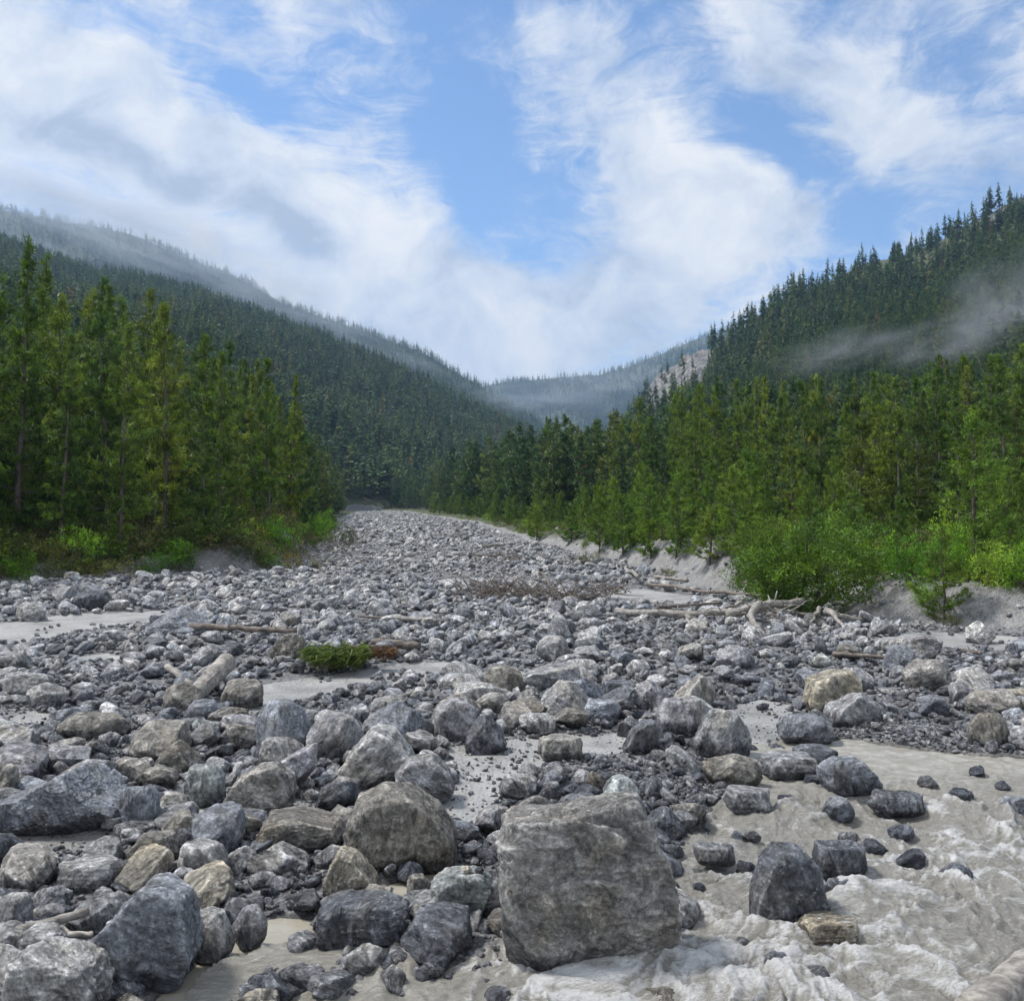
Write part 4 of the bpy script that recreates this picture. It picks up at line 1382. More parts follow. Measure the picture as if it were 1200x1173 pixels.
# ------------------------------------------------------------------ trees
def conifer(seed, H=10.0, nb=90, tuft=9, blades=8, blen=.20, crown0=.22, wid=.17, droop=.25, gap=.25, top=.5, mats=(), tuftr=.16, branch=True, trunk_r=.012, irregular=.3, taper=.8):
    """returns (trunk mesh, crown mesh). Limbs leave a tapered trunk; needles stand in tufts along their outer part"""
    rng = np.random.default_rng(seed)
    tr, cr = Geo(), Geo()
    n = 9
    h = np.linspace(0, 1, n)
    bend = np.cumsum(rng.normal(size=(n, 2)) * .035, 0)
    P = np.stack([bend[:, 0], bend[:, 1], h * H], 1)
    P[0, :2] = 0
    tr.tube(P + np.array([0, 0, -.02 * H]) * (h[:, None] == 0), H * trunk_r * (1 - h * .93) ** .9, 7 if branch else 4, cap=False)
    cen, dirs, szs = [], [], []
    hb = crown0 + (1 - crown0) * np.sort(rng.random(nb)) ** .92
    side = rng.random() * 6.28
    skip = rng.random(24) < gap * .5
    for k, f in enumerate(hb):
        a = rng.random() * 6.28
        rel = (f - crown0) / (1 - crown0)
        prof = (1 - rel) ** taper * (min(1, .45 + rel * 2.4))
        L = H * wid * (prof + .10 * (1 - rel) + .02) * rng.uniform(1 - irregular * 1.3, 1 + irregular) * (1 + .25 * irregular * math.cos(a - side))
        if rng.random() < gap:
            L *= .35
        base = np.array([np.interp(f, h, P[:, 0]), np.interp(f, h, P[:, 1]), f * H])
        up = -droop * (1 - rel) * rng.uniform(.4, 1.4) + top * rel
        m = 5
        s_ = np.linspace(0, 1, m)
        hd = np.array([math.cos(a), math.sin(a), 0])
        B = base + s_[:, None] * L * hd + np.outer(s_ * L * up + .22 * L * s_ ** 2, [0, 0, 1]) + np.cumsum(rng.normal(size=(m, 3)) * .035 * L, 0) * (s_[:, None] > 0)
        if branch:
            tr.tube(B, H * .0028 * (1.15 - rel) * (1 - s_ * .8), 3, cap=False)
        nt = max(2, int(tuft * (L / (H * wid)) * 1.3 + 1.5))
        t_ = 1 - rng.random(nt) ** 1.15 * .72
        C = np.stack([np.interp(t_, s_, B[:, q]) for q in range(3)], 1)
        perp = np.array([-hd[1], hd[0], 0])
        C += perp * ((rng.random(nt) * 2 - 1) * .34 * L * (1.15 - t_) ** .6)[:, None] + rng.normal(size=(nt, 3)) * tuftr * .3
        cen.append(C)
        D_ = hd * .8 + np.array([0, 0, .55]) + rng.normal(size=(nt, 3)) * .35
        dirs.append(D_)
        szs.append(rng.uniform(.7, 1.25, nt) * (.75 + .35 * (1 - rel)))
    # leader
    nt = 6
    cen.append(np.stack([np.full(nt, P[-1, 0]), np.full(nt, P[-1, 1]), H * np.linspace(.93, 1.0, nt)], 1))
    dirs.append(np.tile([0, 0, 1.0], (nt, 1)) + rng.normal(size=(nt, 3)) * .3)
    szs.append(np.full(nt, .7))
    C, D_, S_ = np.concatenate(cen), np.concatenate(dirs), np.concatenate(szs)
    D_ /= np.linalg.norm(D_, axis=1)[:, None]
    M = len(C)
    cb = np.repeat(C, blades, 0)
    db = np.repeat(D_, blades, 0) + rng.normal(size=(M * blades, 3)) * .55
    db /= np.linalg.norm(db, axis=1)[:, None]
    sb = np.repeat(S_, blades) * rng.uniform(.7, 1.2, M * blades)
    cb = cb + rng.normal(size=cb.shape) * tuftr * .45
    sd = np.cross(db, rng.normal(size=cb.shape))
    sd /= np.linalg.norm(sd, axis=1)[:, None] + 1e-9
    wdt = blen * (.26 if blen < .3 else .36)
    a_ = cb - sd * (wdt * sb)[:, None] * .5
    b_ = cb + sd * (wdt * sb)[:, None] * .5
    e_ = cb + db * (blen * sb)[:, None]
    V = np.stack([a_, b_, e_], 1).reshape(-1, 3)
    T = np.arange(len(V)).reshape(-1, 3)
    # tips of the tufts are this year's paler growth
    shade = np.repeat(np.repeat(rng.uniform(.0, .85, M), blades), 3) + np.tile([0, 0, .2], M * blades)
    cr.add(V, T, None, np.clip(shade, 0, 1))
    return tr.mesh('trunk', [mats[0]], cname='shade'), cr.mesh('crown', [mats[1]], smooth=False, cname='shade')


def merged(a, b, name, mats):
    """one low-detail tree mesh out of a trunk and a crown"""
    bm = bmesh.new()
    bm.from_mesh(a)
    k = len(bm.faces)
    bm.from_mesh(b)
    bm.faces.ensure_lookup_table()
    for f in bm.faces[k:]:
        f.material_index = 1
    me = bpy.data.meshes.new(name)
    bm.to_mesh(me)
    bm.free()
    for m in mats:
        me.materials.append(m)
    bpy.data.meshes.remove(a)
    bpy.data.meshes.remove(b)
    return me


KINDS = {}
for k in range(5):   # tall, open, irregular pines
    KINDS[('tall', k)] = conifer(900 + k, 10, 100, 7, 15, .25, .05 + .06 * (k % 3), .165, .22, .25, .55, (M_bark, M_needle), .15, irregular=.45)
for k in range(3):   # narrow dense spruces
    KINDS[('spruce', k)] = conifer(920 + k, 10, 125, 7, 14, .22, .05, .14, .45, .15, .35, (M_bark, M_needle), .13, irregular=.28, taper=1.1)
for k in range(2):   # bare stems with a small high crown
    KINDS[('bare', k)] = conifer(940 + k, 10, 58, 6, 13, .24, .45 + .1 * k, .12, .15, .25, .55, (M_barkpale, M_needle), .15, irregular=.4, trunk_r=.0085)
for k in range(4):   # young bright pines
    KINDS[('young', k)] = conifer(960 + k, 4, 85, 9, 13, .14, .02, .27, -.25, .15, .85, (M_bark, M_young), .09, trunk_r=.014, irregular=.4)
KINDS[('dead', 0)] = conifer(980, 10, 80, 4, 7, .16, .25, .10, .3, .3, .3, (M_barkpale, M_brown), .15, irregular=.4)
KHEIGHT = {'tall': 10, 'spruce': 10, 'bare': 10, 'young': 4, 'dead': 10}
LOOK = {'tall': 'open crowned dark green pine', 'spruce': 'dense narrow green conifer', 'bare': 'bare stemmed pine',
        'young': 'young bright green pine', 'dead': 'dead rusty brown pine'}
NAME = {'tall': 'pine_tree', 'spruce': 'pine_tree', 'bare': 'pine_tree', 'young': 'young_pine', 'dead': 'pine_tree'}


def plant(kind, k, x, y, z, H, label, group, wide=1.0):
    tm, cm_ = KINDS[(kind, k)]
    r = obj(NAME[kind], None, loc=(x, y, z), label=label, cat='young pine' if kind == 'young' else 'pine tree', group=group)
    r.rotation_euler = (rng.normal() * .02, rng.normal() * .02, rng.random() * 6.28)
    s = H / KHEIGHT[kind]
    r.scale = (s * wide, s * wide, s)
    obj('trunk', tm, r)
    obj('crown', cm_, r)
    return r


SKY_L = np.array([(-60, 240), (0, 262), (40, 275), (75, 300), (100, 322), (150, 335), (190, 328), (215, 362), (245, 382), (275, 402), (300, 385), (325, 420), (355, 428), (380, 470), (400, 520), (430, 548), (480, 556), (540, 560)], float)
SKY_R = np.array([(500, 570), (550, 535), (600, 498), (645, 478), (665, 498), (690, 492), (716, 465), (735, 472), (760, 448), (800, 442), (830, 440), (880, 428), (930, 438), (985, 440), (1010, 425), (1060, 440), (1110, 408), (1150, 425), (1190, 402), (1260, 400)], float)

cells2 = {}


def free2(x, y, r):
    i, j = int(x // 4), int(y // 4)
    for a in (i - 1, i, i + 1):
        for b in (j - 1, j, j + 1):
            for q in cells2.get((a, b), ()):
                if (q[0] - x) ** 2 + (q[1] - y) ** 2 < (q[2] + r) ** 2:
                    return False
    cells2.setdefault((i, j), []).append((x, y, r))
    return True


spots = []
N = 26000
yy_ = 20 + 190 * rng.random(N)
xx_ = (rng.random(N) * 2 - 1) * (.62 * yy_ + 3)
zg, ddg, _, _, whg, _ = ground(xx_, yy_)
for x, y, z, dd_ in zip(xx_, yy_, zg, ddg):
    if dd_ < (1.1 if x < 0 else 1.6):
        continue
    if not free2(x, y, (1.05 if y < 60 else 1.25) * (1.25 if dd_ < 6 and x > 0 else 1)):
        continue
    left = x < np.interp(y, XR[:, 0], XR[:, 1]) - 1
    spots.append((x, y, z, dd_, left))
print('tree spots', len(spots))
trees = []
for (x, y, z, dd_, left) in spots:
    px, py = pix(x, y, z)
    sk = SKY_L if left else SKY_R
    top_py = np.interp(px, sk[:, 0], sk[:, 1])
    Hmax = (py - top_py) * y / F
    jit = rng.random()
    if left:
        H = 15.5 * (1 - .40 * jit) if dd_ > 3.5 else rng.uniform(4.5, 12)
        if px > 330 and dd_ < 8:
            H = min(H, 9)
    else:
        H = 15.5 * (1 - .50 * jit)
        if dd_ < 5.5:
            H = rng.uniform(2.2, 4.0)
        elif dd_ < 9:
            H = rng.uniform(4, 8)
    H = min(H, Hmax * (1 - (.08 if rng.random() < .4 or left else .30) * rng.random()))
    if H < 1.6:
        continue
    if H < 4.2:
        kind = 'young'
    else:
        q = rng.random()
        kind = 'tall' if q < .42 else ('spruce' if q < .82 else ('bare' if q < .99 else 'dead'))
        if kind == 'bare' and (not left and dd_ < 12 or dd_ < 5):
            kind = 'tall'
    if not left and kind == 'spruce' and rng.random() < .4:
        kind = 'tall'
    trees.append([x, y, z, H, kind, left, px, py, dd_])
# hand-placed trees and bushes that the photo shows one by one: px, foot py, top py, kind, width
HAND = [
    (628, 634, 590, 'young', 1.3, 'young pine bush farthest up the right bank, beside the bend'),
    (670, 636, 596, 'young', 1.5, 'low bright green young pine bush right of the farthest one on the right bank'),
    (702, 648, 563, 'young', .8, 'slim young pine standing clear of the wood, with dark thin stem, on the right bank'),
    (730, 652, 578, 'young', 1.0, 'soft green young pine just right of the slim clear standing one'),
    (763, 656, 570, 'young', 1.0, 'dull green young pine in front of the wood at the start of the pale bank'),
    (792, 656, 556, 'young', 1.0, 'pointed young pine above the pale gravel bank, left of the yellow green pair'),
    (832, 662, 592, 'young', 1.4, 'broad yellow green young pine at the top of the pale gravel bank'),
    (858, 656, 548, 'young', .9, 'tall yellow green young pine behind the pale gravel bank'),
    (882, 668, 602, 'young', 1.5, 'spreading young pine at the end of the pale gravel bank'),
    (1000, 668, 572, 'young', .9, 'pointed light green young pine behind the big dense bush'),
    (1052, 672, 580, 'young', .9, 'slender light green young pine right of the big dense bush'),
    (1108, 726, 618, 'young', 1.0, 'small pine with bare dark stem rooted on the face of the gravel mound'),
]
for px, py, tpy, kind, wd, lab in HAND:
    x, y, z = on_ground(px, py)
    H = (py - tpy) * y / F
    plant(kind, int(rng.integers(3)), x, y, z - .05, H, lab, 'young pines on the right bank', wd * 1.05)
    trees = [t for t in trees if (t[0] - x) ** 2 + (t[1] - y) ** 2 > .8]

# the 290 or so that show largest are individuals, the rest go into the wood
def in_frame(t):
    return -90 < t[6] < 1290


key = sorted(range(len(trees)), key=lambda i: -(trees[i][3] / trees[i][1] * (1 if trees[i][8] < 14 else .62)) if in_frame(trees[i]) else 1)
pines = [i for i in key if in_frame(trees[i]) and trees[i][4] != 'young'][:285]
youngs = [i for i in key if in_frame(trees[i]) and trees[i][4] == 'young'][:150]
chosen = set(pines) | set(youngs)
# labels: by bank, by how far back from the bed, counted from one side
rows = {}
for i in chosen:
    t = trees[i]
    row = 0 if t[8] < 4.5 else (1 if t[8] < 8 else (2 if t[8] < 13 else (3 if t[8] < 20 else 4)))
    rows.setdefault((t[5], row, t[4]), []).append(i)
ROW = ['front row', 'second row', 'third row', 'fourth row', 'back rows']


def nth(k):
    if k < len(WORDS):
        return WORDS[k] or 'first'
    n_ = k + 1
    return f"{n_}{'st' if n_ % 10 == 1 and n_ != 11 else 'nd' if n_ % 10 == 2 and n_ != 12 else 'rd' if n_ % 10 == 3 and n_ != 13 else 'th'}"


for (left, row, kind), L in rows.items():
    L.sort(key=lambda i: trees[i][6])
    for q, i in enumerate(L):
        x, y, z, H, kd, lf, px, py, dd_ = trees[i]
        lab = f"{nth(q)} {LOOK[kd]} from the left, {ROW[row]}, {'left' if left else 'right'} bank"
        nk = {'tall': 5, 'spruce': 3, 'bare': 2, 'young': 4, 'dead': 1}[kd]
        grp = ('young pines on the ' if kd == 'young' else 'pine trees on the ') + ('left bank' if left else 'right bank')
        plant(kd, int(rng.integers(nk)), x, y, z - .05, H, lab, grp, rng.uniform(.68, 1.0) * (1.25 if H < 7 and kd != 'young' else 1))

# ------------------------------------------------------------------ the wood behind and on the hill sides: nobody could count it
FARP = []
for k in range(3):
    FARP.append(merged(*conifer(1100 + k, 10, 60, 6, 5, .42, .16, .165, .25, .2, .5, (M_bark, M_far), .22, branch=False, irregular=.35), 'mid_tree', [M_bark, M_far]))
for k in range(2):
    FARP.append(merged(*conifer(1110 + k, 10, 75, 5, 5, .40, .10, .135, .4, .1, .35, (M_bark, M_far), .2, branch=False, irregular=.2), 'mid_tree', [M_bark, M_far]))


def far_conifer(seed, H, tiers, per, wid, h0, drop=.5):
    rng = np.random.default_rng(seed)
    g = Geo()
    g.tube([(0, 0, -.5), (0, 0, H * .9)], [H * .014, H * .004], 3, cap=False)
    tr_ = g.mesh('trunk', [M_bark], cname='shade')
    V, T, S = [], [], []
    for q in range(tiers):
        f = q / (tiers - 1)
        z = H * (h0 + (.97 - h0) * f)
        for p in range(per):
            if rng.random() < .12:
                continue
            a = rng.random() * 6.28
            r = H * wid * ((1 - f) ** .8 + .06) * rng.uniform(.45, 1.3) * min(1, .55 + 2 * f)
            w_ = rng.uniform(.30, .55)
            dz = rng.uniform(-.4, .4) * H * .05
            top_ = z + dz + r * drop * .9
            n = len(V)
            V += [(math.cos(a + 3.1) * .05 * r, math.sin(a + 3.1) * .05 * r, top_), (math.cos(a - w_) * r, math.sin(a - w_) * r, z + dz - r * .15 * rng.random()), (math.cos(a + w_) * r, math.sin(a + w_) * r, z + dz - r * .15 * rng.random())]
            sh = rng.random()
            S += [sh * .8, sh, sh]
            T.append((n, n + 1, n + 2))
    g2 = Geo()
    g2.add(np.array(V), T, None, np.array(S))
    return tr_, g2.mesh('crown', [M_far], smooth=False, cname='shade')


for k in range(4):
    FARP.append(merged(*far_conifer(1120 + k, 10, 13 + k, 9, .19 - .015 * k, .10 + .05 * (k % 2)), 'far_tree', [M_bark, M_far]))
for k in range(2):
    FARP.append(merged(*far_conifer(1130 + k, 10, 8, 7, .19, .03), 'tiny_tree', [M_bark, M_far]))
pts, scl, ids = [], [], []
for i, t in enumerate(trees):
    if i in chosen:
        continue
    x, y, z, H, kd = t[:5]
    pts.append((x, y, z - .1))
    scl.append((H / 10 * 1.1, H / 10 * 1.1, H / 10))
    ids.append(int(rng.integers(5)))


def hill_trees(n, y0, y1, u0, u1, hill, lod, h0, h1, keepf=None):
    u = u0 + (u1 - u0) * rng.random(n)
    y = np.sqrt(y0 ** 2 + (y1 ** 2 - y0 ** 2) * rng.random(n))
    x = u * y
    z, dd_, fl, dp, wh, cm_ = ground(x, y)
    k = (wh == hill) if hill else ((wh == 0) & (dd_ > 3))
    dens = .70 + 1.3 * n2(x, y, y.mean() * .05, 3, 33)
    k &= rng.random(n) < np.clip(dens, .22, 1)
    k &= rng.random(n) > cm_ * .93
    if hill == 1:
        k &= rng.random(n) > .72 * sstep(400, 470, y)
        top = sstep(1040, 1200, 600 + F * u) * sstep(360, 450, y)
        k &= rng.random(n) > top * .55
    x, y, z = x[k], y[k], z[k]
    H = rng.uniform(h0, h1, len(x)) * np.where(rng.random(len(x)) < .35, rng.uniform(.45, .8, len(x)), 1) * (1 + .15 * n2(x, y, 40, 2, 35)) * np.where((hill == 1) & (y > 430), 1.2, 1)
    for a, b, c_, h_ in zip(x, y, z, H):
        pts.append((a, b, c_ - .3))
        wv = rng.uniform(.85, 1.3)
        scl.append((h_ / 10 * wv, h_ / 10 * wv, h_ / 10))
    ids.extend(rng.integers(lod[0], lod[1], len(x)).tolist())


hill_trees(9000, 95, 210, -.62, .62, 0, (0, 5), 8, 13)
hill_trees(7000, 200, 400, -.62, .45, 0, (0, 5), 8, 13)
hill_trees(9000, 100, 300, .0, .66, 1, (0, 5), 8, 13)
hill_trees(9000, 280, 545, .02, .66, 1, (5, 9), 8, 13)
hill_trees(6000, 60, 250, -.70, -.1, 2, (0, 5), 9, 13)
hill_trees(22000, 230, 760, -.66, .16, 2, (5, 11), 9, 14)
hill_trees(30000, 760, 1450, -.66, .1, 3, (9, 11), 11, 16)
hill_trees(30000, 1480, 2450, -.1, .35, 4, (9, 11), 14, 20)
m = len(pts)
print('forest', m)
scatter_object('pine_forest', FARP, np.array(pts), np.stack([rng.normal(size=m) * .03, rng.normal(size=m) * .03, rng.random(m) * 6.28], 1), np.array(scl), np.array(ids),
               [M_bark, M_far], 'dense pine forest covering the valley sides behind the banks', 'forest', smooth=False, cname='shade')
for q in FARP:
    bpy.data.meshes.remove(q)

# ------------------------------------------------------------------ bushes and undergrowth
def bush(seed, H=1.5, W=1.6, clumps=90, blades=14, blen=.12, mats=(), stems=9):
    rng = np.random.default_rng(seed)
    st_, lv = Geo(), Geo()
    C = []
    lobes = [(rng.normal() * W * .22, rng.normal() * W * .22, H * rng.uniform(.16, .62), rng.uniform(.22, .36)) for _ in range(9)]
    for _ in range(clumps):
        lx, ly, lz, lr = lobes[rng.integers(9)]
        v = rng.normal(size=3)
        v /= np.linalg.norm(v)
        v *= rng.random() ** .35
        C.append((lx + v[0] * lr * W, ly + v[1] * lr * W, max(.04, lz + v[2] * lr * H * 1.15)))
    C = np.array(C)
    for _ in range(stems):
        e = C[rng.integers(len(C))]
        m = np.array([e[0] * .4, e[1] * .4, e[2] * .45]) + rng.normal(size=3) * .06
        st_.tube([(rng.normal() * .05, rng.normal() * .05, -.1), m, e], [.018 * H, .012 * H, .004], 4, cap=False)
    M = len(C)
    D_ = C - np.array([0, 0, H * .25])
    D_ /= np.linalg.norm(D_, axis=1)[:, None] + 1e-9
    db = np.repeat(D_, blades, 0) + rng.normal(size=(M * blades, 3)) * .8
    db /= np.linalg.norm(db, axis=1)[:, None]
    cb = np.repeat(C, blades, 0) + rng.normal(size=db.shape) * blen * .7
    sd = np.cross(db, rng.normal(size=db.shape))
    sd /= np.linalg.norm(sd, axis=1)[:, None] + 1e-9
    sb = rng.uniform(.6, 1.3, (M * blades, 1))
    V = np.stack([cb, cb + db * blen * .5 * sb + sd * blen * .17 * sb, cb + db * blen * sb, cb + db * blen * .5 * sb - sd * blen * .17 * sb], 1).reshape(-1, 3)
    Q = np.arange(len(V)).reshape(-1, 4)
    sh = np.repeat(rng.uniform(0, .9, M), blades * 4)
    lv.add(V, None, Q, sh)
    return st_.mesh('stem', [mats[0]], cname='shade'), lv.mesh('foliage', [mats[1]], smooth=False, cname='shade')


BUSH = {('dense', k): bush(1200 + k, 1.6, 1.9, 900, 22, .055, (M_bark, M_young), 16) for k in range(2)}
BUSH.update({('leafy', k): bush(1210 + k, 1.4, 1.5, 240, 14, .075, (M_bark, M_shrub)) for k in range(3)})
BUSH.update({('olive', k): bush(1220 + k, 1.2, 1.6, 150, 14, .07, (M_driftdark, M_olive)) for k in range(3)})
BH = {'dense': 1.6, 'leafy': 1.4, 'olive': 1.2}
BUSHES = [  # px, foot py, top py, width px, kind, label
    (955, 722, 598, 150, 'dense', 'big dense bright green pine bush spilling over the bank above the log pile'),
    (905, 700, 606, 90, 'dense', 'dense green bush just left of the biggest bush on the right bank'),
    (12, 682, 646, 52, 'leafy', 'vivid light green leafy bush at the foot of the left wood'),
    (1075, 690, 626, 70, 'leafy', 'yellow green leafy bush between the biggest bush and the small mound pine'),
    (1120, 680, 606, 64, 'leafy', 'yellow flecked leafy bush behind the small mound pine'),
    (1165, 690, 628, 66, 'leafy', 'bright green leafy bush at the top of the gravel mound'),
    (1205, 694, 634, 70, 'leafy', 'bright leafy bush cut by the edge of the view on the right bank'),
    (1140, 668, 590, 70, 'leafy', 'taller leafy bush behind the mound bushes, right bank'),
    (1030, 684, 610, 70, 'leafy', 'leafy bush filling the gap behind the biggest bush'),
    (1085, 722, 688, 40, 'leafy', 'low leafy bush at the foot of the small mound pine'),
    (870, 690, 668, 40, 'olive', 'small dull bush on the slope of the pale gravel bank'),
    (785, 676, 660, 26, 'olive', 'tiny dark bush on the pale gravel bank'),
    (685, 662, 640, 36, 'olive', 'dull olive bush where the pale gravel bank begins'),
    (1125, 736, 712, 50, 'olive', 'dry brownish green bush under the small mound pine'),
    (340, 668, 630, 60, 'olive', 'dark olive bush at the point of the left bank'),
    (290, 664, 628, 60, 'olive', 'dark bush next to the point of the left bank'),
    (245, 668, 625, 60, 'olive', 'dull bush in the middle of the left bank edge'),
    (190, 672, 636, 60, 'leafy', 'fresh green bush on the left bank edge under a crooked pine'),
    (130, 678, 644, 80, 'olive', 'wide low brownish bush on the left bank edge'),
    (65, 680, 642, 70, 'olive', 'dull bush right of the vivid leafy bush, left bank'),
    (95, 672, 626, 60, 'leafy', 'green bush behind the wide low brownish one, left bank'),
    (395, 640, 606, 44, 'olive', 'dark bush overhanging the pale cut of the left bank'),
    (370, 636, 594, 44, 'leafy', 'green bush on top of the pale cut of the left bank'),
    (325, 648, 600, 50, 'leafy', 'light green bush behind the point of the left bank'),
]
for (px, py, tpy, wpx, kd, lab) in BUSHES:
    x, y, z = on_ground(px, py)
    H = (py - tpy) * y / F
    W = wpx * y / F
    k = int(rng.integers({'dense': 2, 'leafy': 3, 'olive': 3}[kd]))
    sm, fm = BUSH[(kd, k)]
    r = obj('bush', None, loc=(x, y + W * .3, gz(x, y + W * .3) - .08), label=lab, cat='bush', group='bushes along the banks')
    r.rotation_euler = (0, 0, rng.random() * 6.28)
    r.scale = (W / 1.7, W / 1.7, H / BH[kd] * 1.05)
    obj('stem', sm, r)
    obj('foliage', fm, r)

# ground cover under the trees
UG = [merged(*bush(1300 + k, 1.0, 1.5, 46, 11, .13, (M_driftdark, M_olive if k % 2 else M_needle)), 'undergrowth', [M_driftdark, M_olive if k % 2 else M_needle]) for k in range(4)]
for q in UG:
    if q.materials[1] == M_needle:
        for p_ in q.polygons:
            if p_.material_index == 1:
                p_.material_index = 2
UG.append(merged(*bush(1310, 1.1, 1.3, 50, 11, .13, (M_driftdark, M_shrub)), 'undergrowth', [M_driftdark, M_shrub]))
for p_ in UG[4].polygons:
    if p_.material_index == 1:
        p_.material_index = 3
n = 26000
yu = 17 + 130 * rng.random(n) ** 1.2
xu = (rng.random(n) * 2 - 1) * .62 * yu
zu, du, _, _, wu, _ = ground(xu, yu)
left = xu < (np.interp(yu, XL[:, 0], XL[:, 1]) + np.interp(yu, XR[:, 0], XR[:, 1])) / 2
ku = (du > np.where(left, .15, np.where(yu > 42, .5, 2.0))) & (du < 14) & (rng.random(n) < np.where(du < 5, .9, .35)) & ((n2(xu, yu, 3.0, 2, 91) > -.12) | (du > 2.2) | left)
xu, yu, zu, du, left = xu[ku], yu[ku], zu[ku], du[ku], left[ku]
m = len(xu)
idu = np.where(rng.random(m) < np.where(left, .08, .25), 4, rng.integers(0, 4, m))
su = rng.uniform(.3, 1.05, m) * np.where(left, 1.2, .75) * np.clip(.5 + du / 3, .5, 1.1)
print('undergrowth', m)
scatter_object('undergrowth', UG, np.stack([xu, yu, zu - .05], 1), np.stack([0 * xu, 0 * xu, rng.random(m) * 6.28], 1), np.stack([su, su, su * rng.uniform(.6, 1.3, m)], 1), idu,
               [M_driftdark, M_olive, M_needle, M_shrub], 'low shrubs and ground cover along the river banks', 'undergrowth', smooth=False, cname='shade')
for q in UG:
    bpy.data.meshes.remove(q)


# ------------------------------------------------------------------ driftwood
def log(pts, r0, r1, label, mat=None, branches=(), lift=.0, cat='log', name='driftwood_log', rough=.18, seed=0, k=9, group='driftwood on the river bed'):
    """pts: photo pixels of the log's axis with height above the bed in metres; branches: lists of the same"""
    rg = np.random.default_rng(seed + 5)
    mat = mat or M_drift

    def path(pp, n=14):
        W = []
        for q in pp:
            h = q[2] if len(q) > 2 else .12
            u, v = ray(q[0], q[1])
            y = (CAM.z - h) / (SL - v)
            W.append((u * y, y, SL * y + h))
        W = np.array(W)
        t = np.linspace(0, 1, len(W))
        s_ = np.linspace(0, 1, n)
        W = np.stack([np.interp(s_, t, W[:, q]) for q in range(3)], 1)
        return W
    g = Geo()
    P = path(pts)
    L = np.linalg.norm(P[-1] - P[0])
    P[1:-1] += rg.normal(size=(len(P) - 2, 3)) * min(.005 * L, .025)
    r0, r1 = r0 * .85, r1 * .85
    g.tube(P, np.linspace(r0, r1, len(P)), k, True, 0, rough, seed)
    for b in branches:
        B = path(b[0], 8)
        B[1:-1] += rg.normal(size=(6, 3)) * .02
        g.tube(B, np.linspace(b[1], b[2], 8), 6, True, 0, rough, seed)
    for _ in range(0 if k == 14 else int(3 + L)):       # broken branch stubs
        q = rg.uniform(.1, .95)
        c = np.array([np.interp(q, np.linspace(0, 1, len(P)), P[:, a]) for a in range(3)])
        d_ = rg.normal(size=3)
        d_[2] = abs(d_[2])
        d_ /= np.linalg.norm(d_)
        g.tube([c, c + d_ * r0 * rg.uniform(1.6, 3.2)], [r0 * .28, r0 * .12], 5)
    o = P.mean(0)
    for V in g.V:
        V -= o
    return obj(name, g.mesh(name, [mat], cname='shade'), loc=tuple(o), label=label, cat=cat, group=group)


log([(222, 733, .22), (347, 740, .18)], .075, .055, 'long thin straight log lying over the big bluish boulder', M_driftdark, seed=1)
log([(226, 816, .10), (266, 776, .34)], .135, .165, 'thick short pale log with sawn looking end beside the knobbly boulder', seed=2, branches=[([(196, 781, .25), (226, 803, .15)], .05, .04)], k=12, rough=.1)
log([(722, 716, .18), (800, 720, .2), (885, 716, .3), (940, 706, .35)], .10, .07, 'long pale trunk lying flat at the front of the log pile', seed=3, branches=[([(805, 720, .2), (812, 742, .05)], .06, .03)])
log([(852, 720, .25), (890, 710, .42), (940, 704, .42)], .12, .08, 'thick pale trunk with a forked branch bending down, in the log pile', seed=4, branches=[([(890, 708, .45), (878, 722, .35), (893, 741, .12)], .09, .05), ([(870, 706, .4), (850, 712, .3)], .05, .03)])
log([(758, 684, .12), (830, 692, .2), (922, 702, .25)], .055, .045, 'long thin grey pole lying along the foot of the pale gravel bank', M_driftdark, seed=5)
log([(770, 712, .3), (845, 706, .32)], .05, .03, 'thin grey branch crossing behind the flat trunk of the log pile', M_driftdark, seed=6)
log([(905, 716, .2), (962, 722, .15)], .06, .05, 'short dark log at the far end of the log pile', M_driftdark, seed=7)
log([(968, 716, .3), (985, 722, .25), (1015, 728, .12)], .09, .05, 'gnarled root stump curling over the stones by the gravel mound', seed=8, branches=[([(975, 718, .3), (988, 735, .1)], .05, .03), ([(960, 712, .3), (950, 730, .08)], .05, .02)])
log([(976, 766, .12), (1052, 771, .15)], .045, .035, 'dark stick lying among stones below the gravel mound', M_driftdark, seed=9)
log([(1128, 762, .1), (1150, 765, .12)], .04, .03, 'short dark stick on the stones near the lone pale boulder', M_driftdark, seed=10)
log([(464, 724, .15), (513, 727, .2)], .06, .05, 'short pale log in the middle of the stone field', seed=11)
log([(436, 752, .18), (492, 757, .15)], .09, .08, 'broken brown log beside the fallen pine bough', M_driftdark, seed=12)
log([(418, 722, .12), (450, 724, .12)], .03, .03, 'thin dark stick left of the short pale log', M_driftdark, seed=13)
log([(566, 640, .2), (603, 637, .2)], .10, .08, 'far pale log lying across the upper stone field', seed=14)
log([(540, 650, .15), (590, 651, .15)], .06, .05, 'thin far log just below the other one in the upper stone field', M_driftdark, seed=15)
log([(-12, 1098, .10), (52, 1083, .12), (104, 1067, .14)], .035, .03, 'brown stick poking out between stones above the pale corner boulder', M_drift, seed=16, branches=[([(60, 1090, .12), (106, 1094, .1)], .022, .018)])
log([(1140, 1190, .12), (1215, 1130, .15)], .11, .12, 'thick bark covered log at the lower corner of the rapids', M_drift, seed=17, k=14)
log([(462, 818, .08), (500, 806, .12), (498, 792, .2)], .03, .015, 'small curved stick on the stones below the silt flat', M_drift, seed=18)
log([(698, 846, .03), (748, 843, .04)], .012, .008, 'thin twig lying on the middle silt flat', M_driftdark, seed=19, rough=.05)
